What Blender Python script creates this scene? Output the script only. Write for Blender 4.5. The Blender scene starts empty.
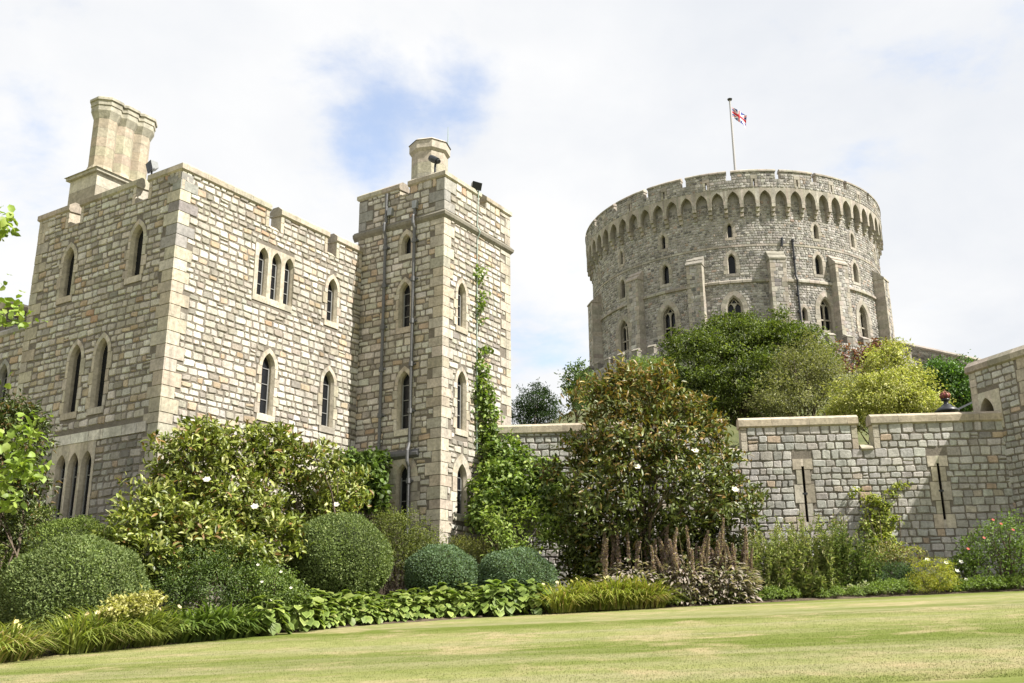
import bpy, math, random
import numpy as np
from mathutils import Matrix, Vector

random.seed(7)
rng = np.random.default_rng(11)
S = bpy.context.scene
COL = S.collection
rad = math.radians

# ------------------------------------------------------------------ camera
EYE = np.array([0, 0, 1.3])
FPX, PITCH, ROLL = 995.0, rad(16.6), rad(0.4)
FW = np.array([0, math.cos(PITCH), math.sin(PITCH)])
R0 = np.array([1.0, 0, 0]); U0 = np.cross(R0, FW)
CR = math.cos(ROLL) * R0 - math.sin(ROLL) * U0
CU = math.sin(ROLL) * R0 + math.cos(ROLL) * U0
cam = bpy.data.cameras.new('camera')
cam.sensor_width = 36; cam.lens = 36 * FPX / 1024; cam.clip_end = 6000; cam.clip_start = 0.05
co = bpy.data.objects.new('camera', cam); COL.objects.link(co)
co.matrix_world = Matrix(((CR[0], CU[0], -FW[0], EYE[0]), (CR[1], CU[1], -FW[1], EYE[1]), (CR[2], CU[2], -FW[2], EYE[2]), (0, 0, 0, 1)))
S.camera = co

# ------------------------------------------------------------------ light
SUN_EL = rad(50); SUN_H = np.array([0.891, -0.454]); SUN_H /= np.linalg.norm(SUN_H)
SUN_DIR = Vector((SUN_H[0] * math.cos(SUN_EL), SUN_H[1] * math.cos(SUN_EL), math.sin(SUN_EL)))
sl = bpy.data.lights.new('sun', 'SUN'); sl.energy = 5.0; sl.angle = rad(0.5); sl.color = (1.0, 0.95, 0.87)
so = bpy.data.objects.new('sun', sl); COL.objects.link(so)
so.rotation_euler = SUN_DIR.to_track_quat('Z', 'Y').to_euler()
S.view_settings.view_transform = 'Standard'; S.view_settings.look = 'None'
S.view_settings.exposure = 1.1; S.view_settings.gamma = 1.0; S.view_settings.use_curve_mapping = False

W = bpy.data.worlds.new('World'); S.world = W; W.use_nodes = True
nt = W.node_tree; N_, L_ = nt.nodes, nt.links
N_.clear()
def wn(t, **k):
    n = N_.new(t)
    for a, b in k.items(): setattr(n, a, b)
    return n
wo = wn('ShaderNodeOutputWorld'); bg = wn('ShaderNodeBackground'); bg.inputs['Strength'].default_value = 0.1
L_.new(bg.outputs[0], wo.inputs[0])
sky = wn('ShaderNodeTexSky', sky_type='NISHITA', sun_disc=False)
sky.sun_elevation = SUN_EL; sky.sun_rotation = math.atan2(SUN_H[0], SUN_H[1])
sky.air_density = 1.0; sky.dust_density = 0.6; sky.ozone_density = 1.5
tc = wn('ShaderNodeTexCoord'); nrm = wn('ShaderNodeVectorMath', operation='NORMALIZE')
L_.new(tc.outputs['Generated'], nrm.inputs[0])
sep = wn('ShaderNodeSeparateXYZ'); L_.new(nrm.outputs[0], sep.inputs[0])
def wm(op, a, b=None, clamp=False):
    n = wn('ShaderNodeMath', operation=op, use_clamp=clamp)
    for i, v in enumerate((a, b)):
        if v is None: continue
        if isinstance(v, (int, float)): n.inputs[i].default_value = v
        else: L_.new(v, n.inputs[i])
    return n.outputs[0]
zc = wm('ADD', wm('MAXIMUM', sep.outputs[2], 0.0), 0.28)
cx = wm('DIVIDE', sep.outputs[0], zc); cy = wm('DIVIDE', sep.outputs[1], zc)
cmb = wn('ShaderNodeCombineXYZ'); L_.new(cx, cmb.inputs[0]); L_.new(cy, cmb.inputs[1])
def wnoise(scale, detail, rough, w=0.0, dist=0.0):
    n = wn('ShaderNodeTexNoise', noise_dimensions='4D')
    n.inputs['Scale'].default_value = scale; n.inputs['Detail'].default_value = detail
    n.inputs['Roughness'].default_value = rough; n.inputs['W'].default_value = w; n.inputs['Distortion'].default_value = dist
    L_.new(cmb.outputs[0], n.inputs['Vector']); return n.outputs[0]
n1 = wnoise(2.6, 9, 0.58, 3.1, 0.25); n2 = wnoise(7.0, 8, 0.6, 1.7, 0.3)
# gap in the cloud deck (a direction in the sky), broken up by the noise
def gap(px, py, inner, outer):
    d = FW * FPX + CR * (px - 512) - CU * (py - 341.5); d = d / np.linalg.norm(d)
    dt = wn('ShaderNodeVectorMath', operation='DOT_PRODUCT'); L_.new(nrm.outputs[0], dt.inputs[0]); dt.inputs[1].default_value = d
    ang = wm('ARCCOSINE', dt.outputs['Value'])
    mr = wn('ShaderNodeMapRange'); L_.new(ang, mr.inputs['Value'])
    mr.inputs['From Min'].default_value = inner; mr.inputs['From Max'].default_value = outer
    mr.inputs['To Min'].default_value = 1; mr.inputs['To Max'].default_value = 0
    return mr.outputs['Result']
g = wm('MAXIMUM', gap(370, 148, 0.02, 0.135), wm('MULTIPLY', gap(335, 200, 0.0, 0.10), 0.7))
g = wm('MAXIMUM', g, wm('MULTIPLY', gap(450, 95, 0.0, 0.09), 0.6))
g = wm('MAXIMUM', g, wm('MULTIPLY', gap(535, 360, 0.0, 0.08), 0.3))
g = wm('MAXIMUM', g, wm('MULTIPLY', gap(20, 255, 0.0, 0.12), 0.45))
g = wm('MAXIMUM', g, wm('MULTIPLY', gap(610, 135, 0.0, 0.08), 0.3))
g = wm('MAXIMUM', g, wm('MULTIPLY', gap(860, 180, 0.0, 0.07), 0.35))
cov = wm('ADD', wm('SUBTRACT', 1.12, wm('MULTIPLY', g, 0.92)), wm('MULTIPLY', wm('SUBTRACT', n1, 0.5), 3.0))
cov = wm('ADD', cov, wm('MULTIPLY', wm('SUBTRACT', n2, 0.5), 1.5))
cs = wn('ShaderNodeMapRange', interpolation_type='SMOOTHSTEP'); L_.new(cov, cs.inputs['Value'])
cs.inputs['From Min'].default_value = 0.08; cs.inputs['From Max'].default_value = 0.95
cs.inputs['To Min'].default_value = 0.35; cs.inputs['To Max'].default_value = 1.0
cc = wn('ShaderNodeMix', data_type='RGBA')
sh = wn('ShaderNodeMapRange'); L_.new(wnoise(2.0, 7, 0.55, 8.2, 0.2), sh.inputs['Value'])
sh.inputs['From Min'].default_value = 0.36; sh.inputs['From Max'].default_value = 0.62
L_.new(sh.outputs['Result'], cc.inputs['Factor'])
cc.inputs[6].default_value = (3.95, 4.08, 4.3, 1); cc.inputs[7].default_value = (4.75, 4.75, 4.75, 1)
sb = wn('ShaderNodeMix', data_type='RGBA', blend_type='MULTIPLY'); sb.inputs['Factor'].default_value = 1
L_.new(sky.outputs[0], sb.inputs[6]); sb.inputs[7].default_value = (1.25, 1.3, 1.35, 1)
mx = wn('ShaderNodeMix', data_type='RGBA')
L_.new(cs.outputs['Result'], mx.inputs['Factor']); L_.new(sb.outputs[2], mx.inputs[6]); L_.new(cc.outputs[2], mx.inputs[7])
L_.new(mx.outputs[2], bg.inputs['Color'])

# ------------------------------------------------------------------ helpers
def at(px, py, Y):
    d = FW * FPX + CR * (px - 512) - CU * (py - 341.5)
    return EYE + d * (Y / d[1])
def gz(x, y):
    return 0.035 * np.clip(x, -40, 40) + 0.063 * np.clip(y, -30, 60)

def tag(o, label=None, cat=None, group=None, kind=None):
    if label: o['label'] = label
    if cat: o['category'] = cat
    if group: o['group'] = group
    if kind: o['kind'] = kind
    return o
ORG = {}
def thing(name, loc, label, cat, group=None):
    o = bpy.data.objects.new(name, None); COL.objects.link(o)
    o.empty_display_size = 0.2
    o.location = [float(v) for v in loc]; ORG[o] = np.array(loc, float)
    return tag(o, label, cat, group)
def link(name, me, parent=None):
    o = bpy.data.objects.new(name, me); COL.objects.link(o)
    if parent is not None:
        o.parent = parent; ORG[o] = ORG[parent]
    else: ORG[o] = np.zeros(3)
    return o
def copy_tree(o, loc, rotz=0.0, scale=1.0, parent=None, label=None):
    c = o.copy(); COL.objects.link(c)
    if parent is None:
        c.location = [float(v) for v in loc]; c.rotation_euler = (0, 0, rotz); c.scale = (scale,) * 3
        if label: c['label'] = label
    else: c.parent = parent
    for ch in list(o.children): copy_tree(ch, None, parent=c)
    return c

class MB:
    """collects faces with one colour each, then links them as ONE mesh object"""
    def __init__(s): s.v = []; s.f = []; s.c = []
    def quad(s, pts, col):
        i = len(s.v); s.v.extend([tuple(p) for p in pts]); s.f.append(tuple(range(i, i + len(pts)))); s.c.append(col)
    def box(s, P, A, B, Cc, col):
        P, A, B, Cc = (np.asarray(q, float) for q in (P, A, B, Cc))
        c = [P, P + A, P + A + B, P + B, P + Cc, P + A + Cc, P + A + B + Cc, P + B + Cc]
        i = len(s.v); s.v.extend([tuple(p) for p in c])
        for f in ((0, 3, 2, 1), (4, 5, 6, 7), (0, 1, 5, 4), (1, 2, 6, 5), (2, 3, 7, 6), (3, 0, 4, 7)):
            s.f.append(tuple(i + k for k in f)); s.c.append(col)
    def prism(s, poly, z0, z1, col, top=True, bottom=False, taper=None):
        n = len(poly); i = len(s.v); poly = [np.asarray(p, float) for p in poly]
        t = poly if taper is None else [np.asarray(p, float) for p in taper]
        s.v.extend([(p[0], p[1], z0) for p in poly]); s.v.extend([(p[0], p[1], z1) for p in t])
        for k in range(n):
            s.f.append((i + k, i + (k + 1) % n, i + n + (k + 1) % n, i + n + k)); s.c.append(col)
        if top: s.f.append(tuple(i + n + k for k in range(n))); s.c.append(col)
        if bottom: s.f.append(tuple(i + n - 1 - k for k in range(n))); s.c.append(col)
    def tube(s, pts, radii, col, n=6, cap=True):
        pts = [np.asarray(p, float) for p in pts]
        if isinstance(radii, (int, float)): radii = [radii] * len(pts)
        base = len(s.v)
        for k, p in enumerate(pts):
            d = pts[min(k + 1, len(pts) - 1)] - pts[max(k - 1, 0)]
            d = d / (np.linalg.norm(d) + 1e-9)
            a = np.cross(d, (0, 0, 1.0) if abs(d[2]) < 0.9 else (1.0, 0, 0)); a /= np.linalg.norm(a); b = np.cross(d, a)
            for j in range(n):
                t = 2 * math.pi * j / n
                s.v.append(tuple(p + radii[k] * (math.cos(t) * a + math.sin(t) * b)))
        for k in range(len(pts) - 1):
            for j in range(n):
                q = (base + k * n + j, base + k * n + (j + 1) % n, base + (k + 1) * n + (j + 1) % n, base + (k + 1) * n + j)
                s.f.append(q); s.c.append(col)
        if cap:
            s.f.append(tuple(base + j for j in range(n))[::-1]); s.c.append(col)
            s.f.append(tuple(base + (len(pts) - 1) * n + j for j in range(n))); s.c.append(col)
    def build(s, name, mat, parent=None, smooth=False):
        me = bpy.data.meshes.new(name)
        v = np.array(s.v, float)
        if parent is not None: v = v - ORG[parent]
        me.from_pydata(v.tolist(), [], s.f)
        a = me.attributes.new('Col', 'FLOAT_COLOR', 'FACE')
        a.data.foreach_set('color', np.array([(*c[:3], 1.0) for c in s.c], np.float32).ravel())
        me.materials.append(mat)
        if smooth: me.polygons.foreach_set('use_smooth', [True] * len(me.polygons))
        return link(name, me, parent)

# ------------------------------------------------------------------ materials
def newmat(name):
    m = bpy.data.materials.new(name); m.use_nodes = True
    return m, m.node_tree.nodes, m.node_tree.links, m.node_tree.nodes['Principled BSDF']
def noise(n, l, vec, scale, detail=4, rough=0.55, dist=0.0):
    t = n.new('ShaderNodeTexNoise'); t.inputs['Scale'].default_value = scale; t.inputs['Detail'].default_value = detail
    t.inputs['Roughness'].default_value = rough; t.inputs['Distortion'].default_value = dist
    if vec is not None: l.new(vec, t.inputs['Vector'])
    return t.outputs['Fac']
def rng_node(n, l, v, a, b, c, d):
    r = n.new('ShaderNodeMapRange'); l.new(v, r.inputs['Value'])
    for k, x in zip(('From Min', 'From Max', 'To Min', 'To Max'), (a, b, c, d)): r.inputs[k].default_value = x
    return r.outputs['Result']
def mul_col(n, l, col, fac_val):
    m = n.new('ShaderNodeVectorMath'); m.operation = 'SCALE'; l.new(col, m.inputs[0]); l.new(fac_val, m.inputs['Scale']); return m.outputs[0]
def mixc(n, l, fac, a, b, bt='MIX'):
    m = n.new('ShaderNodeMix'); m.data_type = 'RGBA'; m.blend_type = bt
    if isinstance(fac, float): m.inputs['Factor'].default_value = fac
    else: l.new(fac, m.inputs['Factor'])
    for i, v in ((6, a), (7, b)):
        if isinstance(v, tuple): m.inputs[i].default_value = (*v, 1)
        else: l.new(v, m.inputs[i])
    return m.outputs[2]
def masonry(name, fine=14.0, bump=0.5, stain=0.35, lichen=(0.28, 0.26, 0.19)):
    m, n, l, p = newmat(name)
    at_ = n.new('ShaderNodeAttribute'); at_.attribute_name = 'Col'
    geo = n.new('ShaderNodeNewGeometry'); pos = geo.outputs['Position']
    f1 = noise(n, l, pos, fine, 6, 0.65); f2 = noise(n, l, pos, fine * 0.22, 4, 0.6); f3 = noise(n, l, pos, 0.55, 5, 0.6, 0.6)
    k = rng_node(n, l, f1, 0.3, 0.7, 0.74, 1.22)
    c = mul_col(n, l, at_.outputs['Color'], k)
    c = mul_col(n, l, c, rng_node(n, l, f2, 0.35, 0.65, 0.86, 1.1))
    st = rng_node(n, l, f3, 0.5, 0.72, 0.0, stain)
    c = mixc(n, l, st, c, (0.17, 0.155, 0.125))
    mp = n.new('ShaderNodeMapping'); l.new(pos, mp.inputs['Vector']); mp.inputs['Scale'].default_value = (1.6, 1.6, 0.16)
    run = rng_node(n, l, noise(n, l, mp.outputs[0], 1.5, 6, 0.65, 0.4), 0.52, 0.74, 0.0, stain * 1.35)
    c = mixc(n, l, run, c, (0.125, 0.115, 0.095))
    gr = rng_node(n, l, noise(n, l, pos, 3.4, 6, 0.75, 0.8), 0.56, 0.70, 0.0, stain * 1.2)
    c = mixc(n, l, gr, c, (0.14, 0.13, 0.11))
    li = rng_node(n, l, noise(n, l, pos, 2.3, 5, 0.7), 0.6, 0.75, 0.0, 0.2)
    c = mixc(n, l, li, c, lichen)
    l.new(c, p.inputs['Base Color']); p.inputs['Roughness'].default_value = 0.92
    p.inputs['Specular IOR Level'].default_value = 0.2
    b = n.new('ShaderNodeBump'); b.inputs['Strength'].default_value = bump; b.inputs['Distance'].default_value = 0.03
    l.new(f1, b.inputs['Height']); l.new(b.outputs[0], p.inputs['Normal'])
    return m
M_STONE = masonry('rubble_masonry'); M_ASH = masonry('ashlar_limestone', 9.0, 0.4, 0.42, (0.33, 0.285, 0.19)); M_FAR = masonry('keep_masonry', 5.0, 0.5, 0.3)
def plain(name, col, rough=0.6, metal=0.0, var=0.12, spec=0.4):
    m, n, l, p = newmat(name)
    geo = n.new('ShaderNodeNewGeometry')
    k = rng_node(n, l, noise(n, l, geo.outputs['Position'], 18, 4), 0.3, 0.7, 1 - var, 1 + var)
    rgb = n.new('ShaderNodeRGB'); rgb.outputs[0].default_value = (*col, 1)
    l.new(mul_col(n, l, rgb.outputs[0], k), p.inputs['Base Color'])
    p.inputs['Roughness'].default_value = rough; p.inputs['Metallic'].default_value = metal; p.inputs['Specular IOR Level'].default_value = spec
    return m
M_LEAD = plain('lead_pipe', (0.11, 0.11, 0.115), 0.55, 0.0, 0.25); M_BLACK = plain('black_metal', (0.025, 0.027, 0.03), 0.4)
M_GREY = plain('grey_metal', (0.26, 0.27, 0.27), 0.4, 0.3); M_BAR = plain('painted_glazing_bars', (0.2, 0.2, 0.195), 0.5)
M_VERD = plain('verdigris_copper', (0.26, 0.34, 0.30), 0.7); M_SLATE = plain('slate', (0.06, 0.065, 0.075), 0.6)
M_POLE = plain('grey_flagpole', (0.35, 0.34, 0.34), 0.4); M_CRED = plain('crown_red', (0.17, 0.04, 0.035), 0.5); M_GOLD = plain('crown_gold', (0.22, 0.12, 0.06), 0.35, 0.6)
def glassmat():
    m, n, l, p = newmat('dark_window_glass')
    geo = n.new('ShaderNodeNewGeometry')
    v = n.new('ShaderNodeTexVoronoi'); v.inputs['Scale'].default_value = 7.0; l.new(geo.outputs['Position'], v.inputs['Vector'])
    p.inputs['Base Color'].default_value = (0.012, 0.013, 0.015, 1); p.inputs['Roughness'].default_value = 0.12; p.inputs['Specular IOR Level'].default_value = 0.2
    b = n.new('ShaderNodeBump'); b.inputs['Strength'].default_value = 0.25; b.inputs['Distance'].default_value = 0.02
    l.new(v.outputs['Distance'], b.inputs['Height']); l.new(b.outputs[0], p.inputs['Normal'])
    return m
M_GLASS = glassmat()
def attrmat(name, rough=0.7, spec=0.3):
    m, n, l, p = newmat(name)
    a = n.new('ShaderNodeAttribute'); a.attribute_name = 'Col'; l.new(a.outputs['Color'], p.inputs['Base Color'])
    p.inputs['Roughness'].default_value = rough; p.inputs['Specular IOR Level'].default_value = spec
    return m
M_CLOTH = attrmat('flag_cloth', 0.8)
def barkmat():
    m, n, l, p = newmat('bark')
    a = n.new('ShaderNodeAttribute'); a.attribute_name = 'Col'; geo = n.new('ShaderNodeNewGeometry')
    f = noise(n, l, geo.outputs['Position'], 22, 5, 0.7)
    l.new(mul_col(n, l, a.outputs['Color'], rng_node(n, l, f, 0.3, 0.7, 0.55, 1.4)), p.inputs['Base Color'])
    p.inputs['Roughness'].default_value = 0.95; p.inputs['Specular IOR Level'].default_value = 0.1
    b = n.new('ShaderNodeBump'); b.inputs['Strength'].default_value = 0.6; b.inputs['Distance'].default_value = 0.03
    l.new(f, b.inputs['Height']); l.new(b.outputs[0], p.inputs['Normal'])
    return m
M_BARK = barkmat()
def leafmat(name, rough, trans, spec):
    m, n, l, p = newmat(name)
    a = n.new('ShaderNodeAttribute'); a.attribute_name = 'Col'
    geo = n.new('ShaderNodeNewGeometry')
    c = mul_col(n, l, a.outputs['Color'], rng_node(n, l, noise(n, l, geo.outputs['Position'], 9, 3), 0.3, 0.7, 0.8, 1.2))
    l.new(c, p.inputs['Base Color']); p.inputs['Roughness'].default_value = rough; p.inputs['Specular IOR Level'].default_value = spec
    t = n.new('ShaderNodeBsdfTranslucent')
    l.new(mixc(n, l, 1.0, c, (1.25, 1.35, 0.6), 'MULTIPLY'), t.inputs['Color'])
    mxs = n.new('ShaderNodeMixShader'); mxs.inputs[0].default_value = trans
    l.new(p.outputs[0], mxs.inputs[1]); l.new(t.outputs[0], mxs.inputs[2])
    l.new(mxs.outputs[0], n['Material Output'].inputs['Surface'])
    return m
M_LEAF = leafmat('leaf', 0.5, 0.32, 0.35); M_GLOSS = leafmat('glossy_leaf', 0.42, 0.22, 0.4); M_MATTE = leafmat('small_matte_leaf', 0.65, 0.3, 0.25)

def lawnmat(name, blade=False):
    m, n, l, p = newmat(name)
    geo = n.new('ShaderNodeNewGeometry'); pos = geo.outputs['Position']
    mp = n.new('ShaderNodeMapping'); mp.vector_type = 'POINT'; l.new(pos, mp.inputs['Vector']); mp.inputs['Rotation'].default_value = (0, 0, rad(4)); mp.inputs['Scale'].default_value = (0.10, 1, 1)
    wv = n.new('ShaderNodeTexNoise'); wv.inputs['Scale'].default_value = 0.8; wv.inputs['Detail'].default_value = 5; l.new(mp.outputs[0], wv.inputs['Vector'])
    sp = n.new('ShaderNodeSeparateXYZ'); l.new(pos, sp.inputs[0])
    def mt(op, x, y):
        q = n.new('ShaderNodeMath'); q.operation = op
        for i, v in enumerate((x, y)):
            if isinstance(v, (int, float)): q.inputs[i].default_value = v
            else: l.new(v, q.inputs[i])
        return q.outputs[0]
    wob = noise(n, l, mp.outputs[0], 0.35, 4, 0.6)
    ph = mt('ADD', mt('MULTIPLY', sp.outputs[1], 0.785), mt('ADD', mt('MULTIPLY', sp.outputs[0], -0.03), mt('ADD', mt('MULTIPLY', wob, 3.4), 2.2)))
    st = rng_node(n, l, mt('SINE', ph, 0), -0.8, 0.8, 0.0, 1.0)
    pt = noise(n, l, pos, 0.55, 6, 0.62, 0.5); pt2 = noise(n, l, pos, 2.6, 5, 0.65); fn = noise(n, l, pos, 38, 3, 0.7)
    c = mixc(n, l, st, (0.108, 0.134, 0.025), (0.212, 0.22, 0.08))
    wide = rng_node(n, l, wv.outputs['Fac'], 0.48, 0.64, 0.0, .75)
    c = mixc(n, l, wide, c, (0.24, 0.225, 0.12))
    dry = rng_node(n, l, pt, 0.5, 0.64, 0.0, 0.85); c = mixc(n, l, dry, c, (0.305, 0.255, 0.14))
    green = rng_node(n, l, pt2, 0.46, 0.74, 0.0, 0.75); c = mixc(n, l, green, c, (0.11, 0.14, 0.028))
    c = mul_col(n, l, c, rng_node(n, l, fn, 0.3, 0.7, 0.86, 1.14))
    l.new(c, p.inputs['Base Color']); p.inputs['Roughness'].default_value = 0.9; p.inputs['Specular IOR Level'].default_value = 0.1
    if not blade:
        b = n.new('ShaderNodeBump'); b.inputs['Strength'].default_value = 0.6; b.inputs['Distance'].default_value = 0.03
        l.new(fn, b.inputs['Height']); l.new(b.outputs[0], p.inputs['Normal'])
    return m
M_LAWN = lawnmat('lawn'); M_BLADE = lawnmat('lawn_blades', True)
def soilmat(name, a, b_, sc=6):
    m, n, l, p = newmat(name)
    geo = n.new('ShaderNodeNewGeometry'); f = noise(n, l, geo.outputs['Position'], sc, 8, 0.7)
    l.new(mixc(n, l, rng_node(n, l, f, 0.3, 0.7, 0, 1), a, b_), p.inputs['Base Color']); p.inputs['Roughness'].default_value = 1.0
    b = n.new('ShaderNodeBump'); b.inputs['Strength'].default_value = 1.0; b.inputs['Distance'].default_value = 0.08
    l.new(f, b.inputs['Height']); l.new(b.outputs[0], p.inputs['Normal'])
    return m
M_SOIL = soilmat('soil', (0.05, 0.035, 0.022), (0.13, 0.095, 0.06)); M_HILL = soilmat('rough_grass_bank', (0.05, 0.07, 0.02), (0.13, 0.13, 0.05), 1.5)

# ------------------------------------------------------------------ ground, bed, mound
xs = np.concatenate([[-1500, -600, -200, -90], np.arange(-45, 46, 3.0), [90, 200, 600, 1500]])
ys = np.concatenate([[-1500, -400, -120, -60], np.arange(-30, 61, 3.0), [100, 200, 600, 2000]])
g_ = MB()
gv = [(x, y, gz(x, y)) for y in ys for x in xs]
me = bpy.data.meshes.new('lawn')
nx = len(xs)
me.from_pydata(gv, [], [(j * nx + i, j * nx + i + 1, (j + 1) * nx + i + 1, (j + 1) * nx + i) for j in range(len(ys) - 1) for i in range(nx - 1)])
me.materials.append(M_LAWN); me.polygons.foreach_set('use_smooth', [True] * len(me.polygons))
tag(link('lawn', me), kind='structure')
EDGE = [(-22, 9.5), (-14, 16.6), (-10.2, 20.7), (-8.2, 23.2), (-6.4, 26.0), (-4.2, 28.6), (-1, 30.6), (3, 31.6), (7, 32.2), (10, 32.7), (14, 33.0), (20, 32.6), (30, 32)]
# planting bed: a slightly raised soil sheet with a soft edge
bed = MB()
ex = np.array(EDGE, float); tt = np.linspace(0, len(ex) - 1, 120); ei = np.clip(tt.astype(int), 0, len(ex) - 2); ef = (tt - ei)[:, None]
ep = ex[ei] * (1 - ef) + ex[ei + 1] * ef
ep[:, 1] += 0.06 * np.sin(np.arange(120) * 1.7) + rng.normal(0, 0.03, 120)
for i in range(119):
    a, b = ep[i], ep[i + 1]
    row = [(0, 0.004), (0.25, 0.05), (1.2, 0.10), (14, 0.12)]
    for (d0, h0), (d1, h1) in zip(row, row[1:]):
        q = [(a[0] - d0 * .25, a[1] + d0, h0), (b[0] - d0 * .25, b[1] + d0, h0), (b[0] - d1 * .25, b[1] + d1, h1), (a[0] - d1 * .25, a[1] + d1, h1)]
        bed.quad([(x, y, gz(x, y) + h) for x, y, h in q], (0, 0, 0))
tag(bed.build('soil', M_SOIL), kind='structure')
CT = np.array([22.92, 97.34])
hill = MB(); rings = [(0.0, 22.6), (16.6, 22.6), (19, 21.6), (24, 19.0), (32, 14.0), (42, 8.0), (50, 4.6), (60, 2.0)]
nh = 72
for (r0, z0), (r1, z1) in zip(rings, rings[1:]):
    for k in range(nh):
        a, b = 2 * math.pi * k / nh, 2 * math.pi * (k + 1) / nh
        P = lambda r, t, z: (CT[0] + r * math.cos(t), CT[1] + r * math.sin(t), z + (0.35 * math.sin(5 * t + r) if 17 < r < 55 else 0))
        hill.quad([P(r0, a, z0), P(r1, a, z1), P(r1, b, z1), P(r0, b, z0)][::-1], (0, 0, 0))
tag(hill.build('hill', M_HILL, smooth=True), kind='structure')

# ------------------------------------------------------------------ masonry builders
PAL_WARM = [((.53, .505, .455), 4), ((.48, .45, .395), 4), ((.43, .40, .345), 4), ((.37, .34, .29), 2.5), ((.31, .285, .24), 1.6), ((.44, .36, .265), 1.2), ((.39, .305, .215), .5), ((.27, .25, .22), .8), ((.39, .27, .185), .14)]
PAL_GREY = [((.44, .43, .40), 4), ((.40, .39, .36), 5), ((.355, .345, .32), 4), ((.31, .30, .275), 2), ((.40, .36, .295), .8), ((.38, .30, .225), .25), ((.26, .25, .235), .4)]
PAL_KEEP = [((.42, .40, .375), 3), ((.355, .335, .31), 4), ((.28, .265, .245), 4), ((.20, .19, .175), 2.6), ((.34, .27, .225), .6), ((.145, .14, .135), 1.1)]
PAL_ASH = [((.45, .405, .33), 4), ((.43, .385, .305), 4), ((.47, .43, .36), 3), ((.40, .355, .28), 2.5), ((.37, .34, .285), 1.5)]
PAL_ASHK = [((.355, .32, .27), 4), ((.33, .30, .25), 4), ((.38, .345, .30), 2), ((.28, .255, .215), 2)]
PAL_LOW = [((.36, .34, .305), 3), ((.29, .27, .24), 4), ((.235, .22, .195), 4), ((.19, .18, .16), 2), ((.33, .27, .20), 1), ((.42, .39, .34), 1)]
PAL_COP = [((.41, .365, .29), 4), ((.375, .33, .26), 4), ((.44, .395, .32), 2), ((.34, .305, .245), 2)]
PAL_QGREY = [((.27, .26, .24), 3), ((.30, .29, .265), 3), ((.33, .315, .28), 2)]
MORT = (.165, .145, .12); MORT_K = (.345, .325, .30)
def pick(pal):
    w = [p[1] for p in pal]; c = random.choices([p[0] for p in pal], w)[0]; k = random.uniform(.88, 1.12)
    return tuple(min(.8, x * k * random.uniform(.97, 1.03)) for x in c)
def planar(P0, U):
    P0 = np.array([P0[0], P0[1], 0.0]); U = np.array([U[0], U[1], 0.0]); Nn = np.array([U[1], -U[0], 0.0])
    def f(u, z, d=0.0): q = P0 + U * u + Nn * d; return (q[0], q[1], z)
    f.N = Nn; f.U = U; f.P0 = P0
    return f
KC = -CT / np.linalg.norm(CT); KR = np.array([-KC[1], KC[0]])
def cyl(Rr):
    def f(u, z, d=0.0):
        t = u / Rr; r = Rr + d; q = CT + r * (math.cos(t) * KC + math.sin(t) * KR); return (q[0], q[1], z)
    return f
def tangent(phi, Rr):
    t = rad(phi); e = math.cos(t) * KC + math.sin(t) * KR; U = np.array([-e[1], e[0]])
    return planar(CT + Rr * e, U)
def stone(mb, m, a, b, z0, z1, d, col, ch=0.018, jit=0.012):
    j = lambda: random.uniform(-jit, jit)
    tl = random.uniform(-.006, .006)
    o = [(a + j(), z0 + j()), (b + j(), z0 + j()), (b + j(), z1 + j()), (a + j(), z1 + j())]
    ca, cz = (a + b) / 2, (z0 + z1) / 2
    if jit > .01:                                                     # rough block: knocked-off corners
        w_, h_ = (b - a), (z1 - z0); r = []
        for k, (sx, sz) in enumerate(((1, 1), (-1, 1), (-1, -1), (1, -1))):
            u, z = o[k]; cx_, cz_ = random.uniform(.03, .13) * w_ * sx, random.uniform(.03, .17) * h_ * sz
            r += [(u, z + cz_), (u + cx_, z)] if k in (0, 2) else [(u + cx_, z), (u, z + cz_)]
        o = r
    inn = [(ca + (u - ca) * max(.3, 1 - 2 * ch / (b - a)), cz + (z - cz) * max(.3, 1 - 2 * ch / (z1 - z0))) for u, z in o]
    O = [m(u, z, -0.01) for u, z in o]; I = [m(u, z, d + tl * (1 if u > ca else -1)) for u, z in inn]
    mb.quad(I, col); n_ = len(o)
    for k in range(n_): mb.quad([O[k], O[(k + 1) % n_], I[(k + 1) % n_], I[k]], col)
def stones(mb, m, u0, u1, z0, z1, pal, rowh=(.19, .29), ln=(.22, .45), gap=.032, d=.03, block=(), jit=.022, ch=.028):
    z = z0
    while z < z1 - .03:
        h = random.uniform(*rowh); h = min(h, z1 - z)
        if z1 - z - h < rowh[0] * .6: h = z1 - z
        ivs = [(u0, u1)]
        for bf in block:
            for (a, b) in bf(z, z + h):
                nv = []
                for (p, q) in ivs:
                    if b <= p or a >= q: nv.append((p, q)); continue
                    if a > p: nv.append((p, a))
                    if b < q: nv.append((b, q))
                ivs = nv
        for (p, q) in ivs:
            if q - p < .05: continue
            u = p
            while u < q - .01:
                w = random.uniform(*ln) * (1.15 if h > sum(rowh) / 2 else .95)
                if q - u - w < ln[0] * .65: w = q - u
                if random.random() < .05 and h > .22 and w < .45:      # two thin stones in place of one
                    k = random.uniform(.4, .6)
                    stone(mb, m, u + gap / 2, u + w - gap / 2, z + gap / 2, z + h * k - gap / 2, d * random.uniform(.7, 1.3), pick(pal), ch, jit)
                    stone(mb, m, u + gap / 2, u + w - gap / 2, z + h * k + gap / 2, z + h - gap / 2, d * random.uniform(.7, 1.3), pick(pal), ch, jit)
                else:
                    stone(mb, m, u + gap / 2, u + w - gap / 2, z + gap / 2, z + h - gap / 2, d * random.uniform(.6, 1.4), pick(pal), ch, jit)
                u += w
        z += h
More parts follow.
